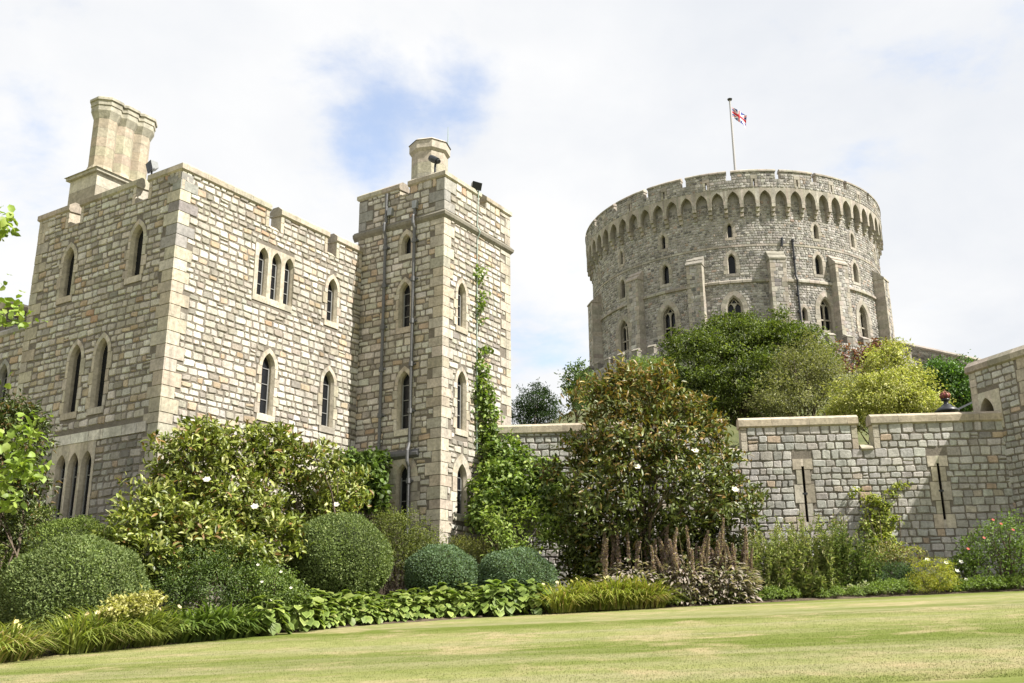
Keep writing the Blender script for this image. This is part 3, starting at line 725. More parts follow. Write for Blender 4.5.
# ------------------------------------------------------------------ curtain wall
WA = rad(-6); WD = np.array([math.cos(WA), math.sin(WA)]); W0 = np.array([-.6, 38.0]); mC = planar(W0, WD)
CW = thing('curtain_wall', (8, 37, gz(8, 37)), 'long grey stone garden wall with battlements and two arrow slits', 'wall')
H, B = [], []
def arrow_slit(uc, label=None):
    mb = MB(); z0, z1 = 4.98, 7.63; d = .035; z = z0; k = 0; bl = []
    for (a, b_, hw) in ((4.98, 5.5, .38), (5.5, 5.98, .25), (5.98, 6.68, .37), (6.68, 7.22, .26), (7.22, 7.63, .37)):
        for s in (-1, 1):
            x0, x1 = sorted((uc + s * .04, uc + s * hw)); lo = max(a, 5.3) if a < 5.3 else a
            stone(mb, mC, x0, x1, a + .003, b_ - .003, d, pick(PAL_ASH), .012, .002)
        bl.append((a, b_, hw))
    stone(mb, mC, uc - .06, uc + .06, 4.98, 5.3, d - .004, pick(PAL_ASH), .008, .002); stone(mb, mC, uc - .06, uc + .06, 7.34, 7.63, d - .004, pick(PAL_ASH), .008, .002)
    mb.quad([mC(uc - .04, 5.3, .03), mC(uc - .04, 7.34, .03), mC(uc - .22, 7.34, -.5), mC(uc - .22, 5.3, -.5)], PAL_ASH[1][0])
    mb.quad([mC(uc + .04, 5.3, .03), mC(uc + .04, 7.34, .03), mC(uc + .22, 7.34, -.5), mC(uc + .22, 5.3, -.5)], PAL_ASH[1][0])
    mb.quad([mC(uc - .3, 5.2, -.5), mC(uc + .3, 5.2, -.5), mC(uc + .3, 7.4, -.5), mC(uc - .3, 7.4, -.5)], (.03, .03, .03))
    o = mb.build('arrow_slit', M_ASH, CW)
    c_ = MB(); c_.box(mC(uc - .09, 6.3, .034), np.array(mC(.18, 0, 0)) - mC(0, 0, 0), (0, 0, .07), np.array(mC(0, 0, .006)) - mC(0, 0, 0), (.03, .03, .03)); c_.build('cross_slot', M_BLACK, o)
    H.append((uc - .04, uc + .04, 5.3, 7.34)); B.append(lambda q0, q1: [(uc - x[2], uc + x[2]) for x in bl if q1 > x[0] + .03 and q0 < x[1] - .03])
arrow_slit(11.43); arrow_slit(16.27)
w = MB(); UZ = 7.95
cren = [(3.86, 4.4), (8.66, 9.26), (13.54, 14.1)]
ed = [.0] + [x for c in cren for x in c] + [22.0]
stones(w, mC, 0, 20.5, 2.2, UZ, PAL_GREY, block=B, rowh=(.22, .31), ln=(.24, .44), gap=.024)
backing(w, mC, 0, 20.5, 0, UZ, H); w.quad([mC(0, UZ, 0), mC(20.5, UZ, 0), mC(20.5, UZ, -.8), mC(0, UZ, -.8)], MORT); w.quad([mC(0, 0, -.8), mC(20.5, 0, -.8), mC(20.5, UZ, -.8), mC(0, UZ, -.8)], MORT)
w.build('wall', M_STONE, CW)
for k in range(0, len(ed), 2):
    x0, x1 = ed[k], min(ed[k + 1], 20.5)
    o = merlon(CW, mC, x0, x1, UZ, 8.9, thick=.6, pal=PAL_GREY, jamb=.22, cop=False, rowh=(.22, .31), ln=(.24, .44))
    coping(o, mC, x0 - .06, x1 + .06, 8.9, .36, over=.1, thick=.6, pal=[((.36, .31, .235), 3), ((.31, .27, .21), 3), ((.41, .355, .27), 2)], slope=.12, seg=(1.0, 1.7))
for a, b_ in cren: coping(CW, mC, a + .06, b_ - .06, UZ - .02, .2, .1, .6, name='crenel_sill')

# ------------------------------------------------------------------ gate tower (right edge)
KQ = np.array([18.03, 36.04]); GD = np.array([math.sin(rad(20)), -math.cos(rad(20))])
mG = planar(KQ, GD)   # faces left
GT = thing('gate_tower', (*(KQ + GD), gz(*KQ)), 'square grey stone tower with sloped coping and small arched opening at right edge', 'tower')
hg = [(-.92, -.22, 8.9, 9.45)]
w = MB(); arch = arch_pts(-.57, 8.6, 9.86, .66)
hA = [(-.9, -.24, 8.6, 9.29)]
for i in range(5):
    za, zb = 9.29 + .57 * i / 5, 9.29 + .57 * (i + 1) / 5; hwd = arch_half(8.6, 9.86, .66, za); hA.append((-.57 - hwd, -.57 + hwd, za, zb))
dressed = [(-1.2, -.9, 8.6, 11.0)]
BG = [rectblock(-1.22, .12, 8.6, 10.08), rectblock(-1.22, -.9, 10.08, 10.98)]
q = MB(); gF = planar(KQ + GD * 2.6, (GD[1] * -1, GD[0]))
gF = planar(KQ + GD * 2.6, np.array([-GD[1], GD[0]]))
qG, qF = quoins(q, mG, gF, 2.6, 0, 0, 10.98, PAL_ASH, wl=(.45, .9)); q.build('quoin', M_ASH, GT)
BG.append(qG)
BG.append(rectblock(.95, 1.5, 9.2, 10.98))
backing(w, mG, -1.22, 2.6, 0, 10.98, hA); stones(w, mG, -1.22, 2.6, 2.2, 10.98, PAL_GREY, block=BG, rowh=(.2, .3), ln=(.24, .46))
backing(w, gF, 0, 6, 0, 10.98); stones(w, gF, 0, 6, 2.2, 10.98, PAL_GREY, block=[qF], rowh=(.2, .3))
bk = mG(-1.22, 0, -6); w.quad([mG(-1.22, 0, 0), mG(-1.22, 10.98, 0), (bk[0], bk[1], 10.98), (bk[0], bk[1], 0)], MORT)
w.quad([mG(-1.22, 10.97, 0), mG(2.6, 10.97, 0), mG(2.6, 10.97, -6), mG(-1.22, 10.97, -6)], MORT)
w.build('wall', M_STONE, GT)
ds = MB(); plate(ds, mG, -1.22, .12, 8.6, 10.08, arch, .03, PAL_ASH)
reveal(ds, mG, arch, arch, .03, -.2, -.9, PAL_ASH[1][0]); rect_edges(ds, mG, -1.22, .12, 8.6, 10.08, .03, PAL_ASH[1][0])
z = 10.08
while z < 10.96: stone(ds, mG, -1.22, -.9 + random.uniform(-.03, .06), z, z + .296, .03, pick(PAL_ASH), .008, .002); z += .3
ds.build('arched_opening', M_ASH, GT); ds = MB()
z = 9.2
while z < 10.96: stone(ds, mG, .95 + random.uniform(0, .2), 1.5, z, z + .44, .03, pick(PAL_ASH), .008, .002); z += .4455
ds.build('quoin', M_ASH, GT); ds = MB(); ds.quad([mG(-1.0, 8.5, -.9), mG(-.1, 8.5, -.9), mG(-.1, 9.95, -.9), mG(-1.0, 9.95, -.9)], (.03, .03, .03))
ds.build('doorway', M_ASH, GT)
cpal = [((.30, .265, .21), 3), ((.26, .23, .185), 3), ((.35, .31, .25), 2)]
coping(GT, mG, -1.3, 2.6, 10.98, .42, .12, .6, pal=cpal, slope=.22, seg=(1, 1.6), mitre=(0, 1)); coping(GT, gF, .0, 6, 10.98, .42, .12, .6, pal=cpal, slope=.22, mitre=(1, 0))

# ------------------------------------------------------------------ round keep
RB, RP = 14.4, 15.0
KP = thing('round_tower', (CT[0], CT[1], 22.6), 'huge round stone keep with arcaded battlements and stepped buttresses on the mound', 'tower')
D2U = RB * math.pi / 180
HK, BK = [], []
def kwin(phi, zb, zt, w, mg, two=False, name='lancet_window', bars=2, depth=.4):
    m_ = tangent(phi, RB); 
    if not two:
        hs, bl = lancet(m_, KP, 0, zb, zt, w, mg, depth, name, PAL_ASHK, splay=.08, bars=0, sill=.25, far=True)
    else:
        hs, bl = lancet(m_, KP, 0, zb, zt, w, mg, .55, 'traceried_window', PAL_ASHK, splay=.16, bars=0, sill=.3, far=True)
        o = KP.children[-1]; tr = MB(); wl = w / 2 - .09; d = -.36; zs = zt - .866 * w
        zh = zs + .42 * w
        for s in (-1, 1):
            pts = arch_pts(s * (wl / 2 + .045), zb, zh, wl - .04)
            for side in (0,):
                plate(tr, m_, min(0, s * w / 2), max(0, s * w / 2), zb, zh + .06, pts, d, PAL_ASHK)
                reveal(tr, m_, pts, pts, d, d - .06, d - .14, PAL_ASHK[1][0])
        zt2 = zb + (zs - zb) * .5
        for a in (-1, 1): tr.box(m_(a * .05 if a > 0 else -w / 2, zt2, d - .1), np.array(m_(w / 2 - .05, 0, 0)) - m_(0, 0, 0), (0, 0, .12), np.array(m_(0, 0, .13)) - m_(0, 0, 0), PAL_ASHK[0][0])
        for s in (-1, 1):                                             # curved head bars
            tr.tube([m_(s * w * .25 * (1 - t) + 0, zh + (zt - zh) * t * .98, d - .03) for t in (0, .35, .7, 1)], .05, PAL_ASHK[0][0], 5)
        tr.build('tracery', M_ASH, o)
    u0 = phi * D2U
    HK.extend([(u0 + a, u0 + b_, c, e) for a, b_, c, e in hs]); BK.append(lambda q0, q1: [(u0 + a, u0 + b_) for a, b_ in bl(q0, q1)])
for ph in (-64.5, -45.4, -24.6, .4, 32.4, 50.6, 70): kwin(ph, 35.75, 37.1, .34, .26)
for ph in (-63.9, -45.4, -24.3, .3, 32.2, 50.3, 70): kwin(ph, 32.3, 34.15, .58, .28)
for ph in (-46, -24, .1, 33.5, 52.3): kwin(ph, 27.1, 30.1, 1.2, .42, True)
kwin(24.6, 27.8, 29.0, .36, .24)
mK = cyl(RB); w = MB()
BUT = [-66, -37, -12.4, 15.4, 39.4, 66]
BKs = BK + [rectblock((p - 3) * D2U, (p + 3) * D2U, 20, 33.6) for p in BUT]
UL, UH = -100 * D2U, 100 * D2U
backing(w, mK, UL, UH, 20, 40.2, HK, MORT_K, .6)
KS = dict(rowh=(.2, .28), ln=(.2, .4), gap=.042, d=.04, jit=.03, ch=.03)
stones(w, mK, UL, UH, 23, 34.78, PAL_KEEP, block=BKs, **KS); stones(w, mK, UL, UH, 35.0, 39.2, PAL_KEEP, block=BKs, **KS)
for k in range(40):
    a, b_ = rad(100 + 160 * k / 40), rad(100 + 160 * (k + 1) / 40)
    w.quad([mK(a * RB, 20), mK(b_ * RB, 20), mK(b_ * RB, 40.2), mK(a * RB, 40.2)], MORT_K)
w.quad([mK(2 * math.pi * RB * k / 60, 40.1) for k in range(60)], (.2, .2, .2))
w.build('wall', M_FAR, KP)
def ring(name, z0, z1, d, pal, seg=1.1, slope=0.0, Rr=RB):
    mb = MB(); m_ = cyl(Rr); u = -100 * Rr * math.pi / 180
    while u < 100 * Rr * math.pi / 180:
        c = pick(pal); v = u + seg - .02
        mb.quad([m_(u, z0, 0), m_(v, z0, 0), m_(v, z0 + slope * .4, d), m_(u, z0 + slope * .4, d)], c)
        mb.quad([m_(u, z0 + slope * .4, d), m_(v, z0 + slope * .4, d), m_(v, z1 - slope, d), m_(u, z1 - slope, d)], c)
        mb.quad([m_(u, z1 - slope, d), m_(v, z1 - slope, d), m_(v, z1, 0), m_(u, z1, 0)], c); u += seg
    return mb.build(name, M_ASH, KP)
ring('string_course', 34.8, 34.98, .07, PAL_ASHK); ring('string_course', 31.3, 31.72, .2, PAL_ASHK, 1.0, .16)
for ph in BUT:                                                       # buttresses
    m_ = tangent(ph, RB); hw_ = .72; pj = .75 if abs(ph) < 60 else .95; mb = MB(); zt = 33.3
    backing(mb, m_, -hw_, hw_, 20, zt, (), MORT_K, 99, pj); 
    mF = lambda u, z, d=0, m_=m_, pj=pj: m_(u, z, pj + d)
    stones(mb, mF, -hw_, hw_, 23, zt, PAL_KEEP, rowh=(.3, .42), ln=(.3, .6), block=[rectblock(-hw_, -hw_ + .26, 20, 40), rectblock(hw_ - .26, hw_, 20, 40)], gap=.04, d=.03)
    zz = 23
    while zz < zt - .02:
        h = min(.45, zt - zz); k = random.choice((.3, .5))
        stone(mb, mF, -hw_, -hw_ + k, zz, zz + h - .01, .036, pick(PAL_ASHK), .01, .002); stone(mb, mF, hw_ - (.8 - k), hw_, zz, zz + h - .01, .036, pick(PAL_ASHK), .01, .002)
        for s in (-1, 1):
            c = pick(PAL_ASHK); mb.quad([m_(s * hw_, zz, -.2), m_(s * hw_, zz, pj), m_(s * hw_, zz + h, pj), m_(s * hw_, zz + h, -.2)], c)
        zz += h
    c = pick(PAL_ASHK)
    for s0 in (-hw_ - .06,):
        a, b_ = -hw_ - .06, hw_ + .06
        pr = [(pj + .1, zt - .05), (pj + .1, zt + .1), (pj * .55, zt + .52), (pj * .55 + .04, zt + .56), (-.05, zt + 1.05), (-.05, zt - .05)]
        for (d0, z0), (d1, z1) in zip(pr, pr[1:] + pr[:1]): mb.quad([m_(a, z0, d0), m_(b_, z0, d0), m_(b_, z1, d1), m_(a, z1, d1)], c)
        for x in (a, b_): mb.quad([m_(x, z_, d_) for d_, z_ in pr], c)
    mb.build('buttress', M_FAR, KP)
# machicolation: pointed arches on corbels carrying the parapet
mP = cyl(RP); NB = 66; bay = 2 * math.pi * RP / NB
arc = MB(); ccb = 0
for k in range(-19, 20):
    uc = (2.4 + k * 360 / NB) * RP * math.pi / 180; wd = bay - .36
    pts = arch_pts(uc, 38.72, 39.98, wd, 6); plate(arc, mP, uc - bay / 2, uc + bay / 2, 38.72, 40.26, pts, .0, PAL_ASHK)
    reveal(arc, mP, pts, pts, 0, -.3, -.62, PAL_ASHK[1][0])
    cb = MB(); u = uc + bay / 2; c = pick(PAL_ASHK)
    for (z0, z1, d) in ((38.38, 38.72, 0.0), (38.02, 38.38, -.2), (37.66, 38.02, -.4)):
        cb.box(mP(u - .17, z0, -.7), np.array(mP(u + .17, z0, -.7)) - mP(u - .17, z0, -.7), (0, 0, z1 - z0 - .01), np.array(mP(u, z0, d)) - mP(u, z0, -.7), pick(PAL_ASHK))
    cb.build('corbel', M_ASH, KP)
arc.build('arcade', M_ASH, KP)
notch = [-91, -76, -60.2, -44.9, -29.4, -14.5, 1.4, 18.3, 32.0, 46.4, 61.5, 76, 91]
par = MB(); U = lambda ph: ph * RP * math.pi / 180
slits = [(a + b_) / 2 for a, b_ in zip(notch, notch[1:])]
hs = [(U(s) - .07, U(s) + .07, 40.45, 41.1) for s in slits]
bl = [rectblock(U(s) - .3, U(s) + .3, 40.3, 41.3) for s in slits]
backing(par, mP, U(-100), U(100), 40.26, 41.1, hs, MORT_K, .6); backing(par, mP, U(-100), U(100), 40.0, 41.1, hs, MORT_K, .6, -.5)
stones(par, mP, U(-100), U(100), 40.26, 41.1, PAL_KEEP, block=bl, **KS)
for s in slits:
    for x0, x1 in ((-.3, -.07), (.07, .3)):
        for z0 in (40.3, 40.7): stone(par, mP, U(s) + x0, U(s) + x1, z0, z0 + .395, .045, pick(PAL_ASHK), .01, .002)
    for x in (-.07, .07): par.quad([mP(U(s) + x, 40.45, 0.02), mP(U(s) + x, 41.1, 0.02), mP(U(s) + x, 41.1, -.5), mP(U(s) + x, 40.45, -.5)], PAL_ASHK[0][0])
for a, b_ in zip(range(-100, 100, 4), range(-96, 104, 4)): par.quad([mP(U(a), 41.1, 0), mP(U(b_), 41.1, 0), mP(U(b_), 41.1, -.5), mP(U(a), 41.1, -.5)], PAL_ASHK[1][0])
par.build('parapet', M_FAR, KP)
for a, b_ in zip(notch, notch[1:]):
    mb = MB(); n = 6; u0, u1 = U(a) + .24, U(b_) - .24; z0, z1 = 41.1, 41.85
    backing(mb, mP, u0, u1, z0, z1, (), MORT_K, .6); backing(mb, mP, u0, u1, z0, z1, (), MORT_K, .6, -.5)
    um = (u0 + u1) / 2
    stones(mb, mP, u0, u1, z0, z1, PAL_KEEP, block=[rectblock(um - .3, um + .3, 40, 41.5)], **KS)
    stone(mb, mP, um - .3, um + .3, 41.11, 41.48, .045, pick(PAL_ASHK), .01, .002)
    for u in (u0, u1): mb.quad([mP(u, z0, 0), mP(u, z1, 0), mP(u, z1, -.5), mP(u, z0, -.5)], PAL_ASHK[0][0])
    o = mb.build('merlon', M_FAR, KP)
    cp = MB(); k = 5
    for i in range(k):
        x0, x1 = u0 - .06 + (u1 - u0 + .12) * i / k, u0 - .06 + (u1 - u0 + .12) * (i + 1) / k - .012; c = pick(PAL_ASHK)
        pr = [(.1, z1 - .04), (.1, z1 + .1), (-.1, z1 + .26), (-.4, z1 + .26), (-.58, z1 + .1), (-.58, z1 - .04)]
        for (d0, q0), (d1, q1) in zip(pr, pr[1:] + pr[:1]): cp.quad([mP(x0, q0, d0), mP(x1, q0, d0), mP(x1, q1, d1), mP(x0, q1, d1)], c)
        for x in (x0, x1): cp.quad([mP(x, q_, d_) for d_, q_ in pr], c)
    cp.build('coping', M_ASH, o)
p = MB(); p.tube([mK(22.3 * D2U, 35.4, .15), mK(22.3 * D2U, 32, .15), mK(22.4 * D2U, 31.5, .35), mK(22.6 * D2U, 31, .15), mK(22.9 * D2U, 24, .15)], .09, (0, 0, 0), 6)
for zz in (35.3, 33.6, 30.2, 28.6): p.tube([mK(22.4 * D2U, zz - .12, .15), mK(22.4 * D2U, zz + .12, .15)], .14, (0, 0, 0), 6)
p.build('drainpipe', M_BLACK, KP)
p = MB(); p.tube([mK(18.4 * D2U, 35.5, .2), mK(18.3 * D2U, 34.9, .2), mK(18.0 * D2U, 34.7, .2)], .12, (0, 0, 0), 6); p.build('waste_pipe', M_BLACK, KP)
# apron wall round the foot of the keep
AP = thing('apron_wall', (CT[0], CT[1], 20), 'low grey ring wall with small pale copings round the foot of the keep', 'wall')
mA = cyl(16.9); w = MB(); UA = lambda ph: ph * 16.9 * math.pi / 180
backing(w, mA, UA(-105), UA(70), 12, 25.2, (), MORT_K, .7); stones(w, mA, UA(-105), UA(70), 19, 25.2, PAL_KEEP, **KS)
backing(w, mA, UA(-105), UA(70), 12, 25.2, (), MORT_K, .7, -.6)
for a in range(-104, 70, 3): w.quad([mA(UA(a), 25.2, 0), mA(UA(a + 3), 25.2, 0), mA(UA(a + 3), 25.2, -.6), mA(UA(a), 25.2, -.6)], MORT_K)
w.build('wall', M_FAR, AP)
for k, ph in enumerate(range(-68, 66, 6)):
    mb = MB(); u = UA(ph); mb.box(mA(u - .32, 25.2, -.6), np.array(mA(u + .32, 25.2, -.6)) - mA(u - .32, 25.2, -.6), (0, 0, .62), np.array(mA(u, 0, .02)) - mA(u, 0, -.6), (.2, .185, .16))
    o = mb.build('merlon', M_FAR, AP)
    cp = MB(); c = pick(PAL_ASHK); pr = [(.06, 25.8), (.06, 25.86), (-.3, 26.1), (-.66, 25.86), (-.66, 25.8)]
    for (d0, q0), (d1, q1) in zip(pr, pr[1:] + pr[:1]): cp.quad([mA(u - .36, q0, d0), mA(u + .36, q0, d0), mA(u + .36, q1, d1), mA(u - .36, q1, d1)], c)
    for x in (-.36, .36): cp.quad([mA(u + x, q_, d_) for d_, q_ in pr], c)
    cp.build('coping', M_ASH, o)
# wing wall that runs down the mound to the right
A0, A1 = at(893, 340, 96), at(990, 361, 88)
dv = (A1 - A0)[:2]; Ls = np.linalg.norm(dv); mD = planar(A0[:2], dv / Ls)
SW = thing('stair_wall', (A0[0], A0[1], 20), 'sloping dark stone wall with coping running down from the keep to the right', 'wall')
w = MB(); zt = lambda u: A0[2] + (A1[2] - A0[2]) * u / Ls
mDs = lambda u, z, d=0: mD(u, z + zt(u), d)
backing(w, mDs, 0, Ls + 3, -14, -.3, (), MORT_K, .9); stones(w, mDs, 0, Ls + 3, -6, -.3, PAL_KEEP, **KS); backing(w, mDs, 0, Ls + 3, -14, -.3, (), MORT_K, .9, -.8)
w.quad([mDs(0, -.3, 0), mDs(Ls + 3, -.3, 0), mDs(Ls + 3, -.3, -.8), mDs(0, -.3, -.8)], MORT_K)
w.build('wall', M_FAR, SW); coping(SW, mDs, 0, Ls + 3, -.3, .34, .12, .8, pal=PAL_ASHK)

# ------------------------------------------------------------------ flag, lights, small fittings
FP = thing('flagpole', (24.13, 97.3, 40.1), 'tall grey flagpole on the roof of the round keep', 'flagpole')
p = MB(); p.tube([(24.13, 97.3, 40.1), (24.13, 97.3, 49), (24.13, 97.3, 57.8)], [.17, .14, .1], (0, 0, 0), 10); p.build('pole', M_POLE, FP)
p = MB(); p.tube([(24.13, 97.3, 57.8), (24.13, 97.3, 57.95), (24.13, 97.3, 58.05)], [.22, .28, .12], (0, 0, 0), 12); p.build('finial', M_BLACK, FP)
fl = MB(); nu, nv = 44, 26
RED, WHT, BLU = (.55, .03, .05), (.75, .74, .74), (.03, .05, .22)
def union(a, b_):                                                     # a along fly 0..2, b up 0..1
    x, y = a - 1, b_ - .5
    if abs(x) < .1 or abs(y) < .1: return RED
    if abs(x) < .167 or abs(y) < .167: return WHT
    s1, s2 = (y - x / 2) / math.hypot(1, .5), (y + x / 2) / math.hypot(1, .5)
    for s, up in ((s1, x > 0), (s2, x < 0)):
        if abs(s) < .1:
            if abs(s) < .067 and (s < 0) == up: return RED
            return WHT
    return BLU
def fpt(i, j):
    a, b_ = i / nu, j / nv
    hp = np.array([24.27, 97.3, 55.78 + 1.2 * b_])
    dirv = np.array([.80 + .12 * b_, .0, -.72 + .12 * b_]) * 1.75 * a
    wv = .14 * math.sin(7.5 * a + 2.0 * b_) * a ** .5
    return hp + dirv + np.array([.05 * math.sin(9 * a + b_), wv * 1.6, wv * .35 - .12 * a * a * (1 - b_)])
for i in range(nu):
    for j in range(nv): fl.quad([fpt(i, j), fpt(i + 1, j), fpt(i + 1, j + 1), fpt(i, j + 1)], union((i + .5) / nu * 2, (j + .5) / nv))
tag(fl.build('flag', M_CLOTH), 'red white and blue crossed flag hanging limp from the flagpole', 'flag')

def floodlight(P, aim, size, label, group='floodlights on the parapets', post=.35):
    t = thing('floodlight', P, label, 'floodlight', group)
    P = np.array(P, float); a = np.array(aim, float); a /= np.linalg.norm(a); s_ = np.cross(a, (0, 0, 1)); s_ /= np.linalg.norm(s_); u_ = np.cross(s_, a)
    b = MB(); b.tube([P, P + (0, 0, post)], .03, (0, 0, 0), 6); b.box(P - s_ * size * .6 + (0, 0, post), s_ * size * 1.2, (0, 0, .04), a * .05, (0, 0, 0)); b.build('bracket', M_BLACK, t)
    c = P + np.array((0, 0, post + size * .45)); h = MB()
    f = [c + a * size * .3 + s_ * x * size * .62 + u_ * y * size * .45 for x, y in ((-1, -1), (1, -1), (1, 1), (-1, 1))]
    k = [c - a * size * .4 + s_ * x * size * .4 + u_ * y * size * .26 for x, y in ((-1, -1), (1, -1), (1, 1), (-1, 1))]
    for i in range(4): h.quad([f[i], f[(i + 1) % 4], k[(i + 1) % 4], k[i]], (0, 0, 0))
    h.quad(k, (0, 0, 0)); o = h.build('housing', M_GREY, t)
    gl = MB(); gl.quad([c + a * (size * .3 + .004) + s_ * x * size * .56 + u_ * y * size * .4 for x, y in ((-1, -1), (1, -1), (1, 1), (-1, 1))], (0, 0, 0)); gl.build('lens', M_GLASS, o)
    return t
floodlight((*P1(.12, 1.78), 15.75), (-.7, -.6, -.3), .38, 'grey floodlight tilted down on the parapet of the castle block by its corner', post=1.0)
floodlight((*(C2 + RD * 2.05 + ND * .06), 18.75), (.5, -.75, -.3), .36, 'dark box floodlight on the right parapet edge of the slender tower', post=.1)
sp = thing('security_camera', (*(T2 + ND * 3.5 + RD * .15), 19.02), 'small black camera on a stalk in front of the slender tower chimney', 'camera')
pp = np.array([*(T2 + ND * 3.5 + RD * .15), 19.0])
b = MB(); b.tube([pp, pp + (0, 0, .3), pp + (.02, -.04, .42)], .045, (0, 0, 0), 8); b.build('stalk', M_BLACK, sp)
b = MB(); b.tube([pp + (-.2, .12, .72), pp + (-.08, .05, .62), pp + (.1, -.08, .48)], [.13, .15, .13], (0, 0, 0), 10); b.tube([pp + (.1, -.08, .48), pp + (.16, -.12, .42)], .09, (0, 0, 0), 10); b.build('housing', M_BLACK, sp)
for (base, h, lb) in (((*P1(4.2, -.0) , 0), 0, None),):
    pass
for (u, lb) in ((4.2, 'thin grey metal rod in the first gap of the block battlements'), (7.25, 'thin grey metal rod in the gap nearest the slender tower')):
    q = P1(u, .3); t = thing('lightning_rod', (*q, 15.6), lb, 'rod', 'rods on the battlements')
    b = MB(); b.tube([(*q, 15.7), (*q, 16.75)], .022, (0, 0, 0), 6); b.build('rod', M_GREY, t)
    b = MB(); b.tube([(q[0] - .12, q[1], 16.2), (q[0] + .12, q[1], 16.2)], .018, (0, 0, 0), 6); b.tube([(*q, 15.6), (*q, 15.72)], .06, (0, 0, 0), 8); b.build('clamp', M_GREY, t)
q = np.array([-2.75, 39.3]); t = thing('aerial', (*q, 18.0), 'thin pale aerial standing beside the slender tower chimney', 'aerial')
b = MB(); b.tube([(*q, 18.0), (*q, 22.3), (*q, 22.9)], [.025, .02, .01], (0, 0, 0), 6); b.build('mast', M_VERD, t)
# crowned lantern behind the wall
lp = at(947, 411, 46); lx, ly, lz = lp
SL = thing('street_lamp', (lx, ly, gz(lx, ly)), 'black lantern topped by a small red crown rising behind the wall', 'lamp')
b = MB(); b.tube([(lx, ly, gz(lx, ly)), (lx, ly, 4.5), (lx, ly, lz - 1.0)], [.16, .1, .07], (0, 0, 0), 10); b.build('post', M_BLACK, SL)
b = MB(); b.tube([(lx, ly, lz - 1.0), (lx, ly, lz - .05)], [.22, .4], (0, 0, 0), 8); b.build('lantern', M_GLASS, SL)
b = MB(); b.tube([(lx, ly, lz + z_) for z_ in (-.06, .02, .14, .22, .3, .34, .48, .5, .58)], [.54, .54, .4, .26, .2, .11, .1, .2, .19], (0, 0, 0), 16); b.build('lantern_roof', M_BLACK, SL, True)
b = MB(); b.tube([(lx, ly, lz + z_) for z_ in (.58, .64, .72, .82, .9, .93)], [.15, .2, .24, .2, .08, .03], (0, 0, 0), 12); b.build('crown', M_CRED, SL, True)
b = MB()
for k in range(8):
    t_ = k * math.pi / 4; c_, s_ = math.cos(t_), math.sin(t_)
    b.tube([(lx + .2 * c_, ly + .2 * s_, lz + .6), (lx + .26 * c_, ly + .26 * s_, lz + .74), (lx + .18 * c_, ly + .18 * s_, lz + .86), (lx, ly, lz + .96)], .025, (0, 0, 0), 5)
b.tube([(lx, ly, lz + .95), (lx, ly, lz + 1.05)], .04, (0, 0, 0), 6); b.build('crown_band', M_GOLD, SL)
A = at(950, 412, 50); Bq = at(975, 402, 50)
rf = thing('lodge', (A[0], A[1], gz(A[0], A[1])), 'dark slate lean-to roof just visible behind the wall beside the crowned lantern', 'building')
b = MB(); b.quad([(A[0], 50, A[2]), (Bq[0], 50, Bq[2] + .1), (Bq[0], 54, Bq[2] + .1), (A[0], 54, A[2])], (0, 0, 0)); b.quad([(A[0], 50, A[2] - .1), (Bq[0], 50, Bq[2]), (Bq[0], 50, Bq[2] + .1), (A[0], 50, A[2])], (0, 0, 0)); b.build('roof', M_SLATE, rf)
b = MB(); b.box((A[0] + .2, 50.2, gz(A[0], 50)), (1.3, 0, 0), (0, 3.4, 0), (0, 0, A[2] - gz(A[0], 50) - .1), (.3, .28, .25)); b.build('wall', M_STONE, rf)

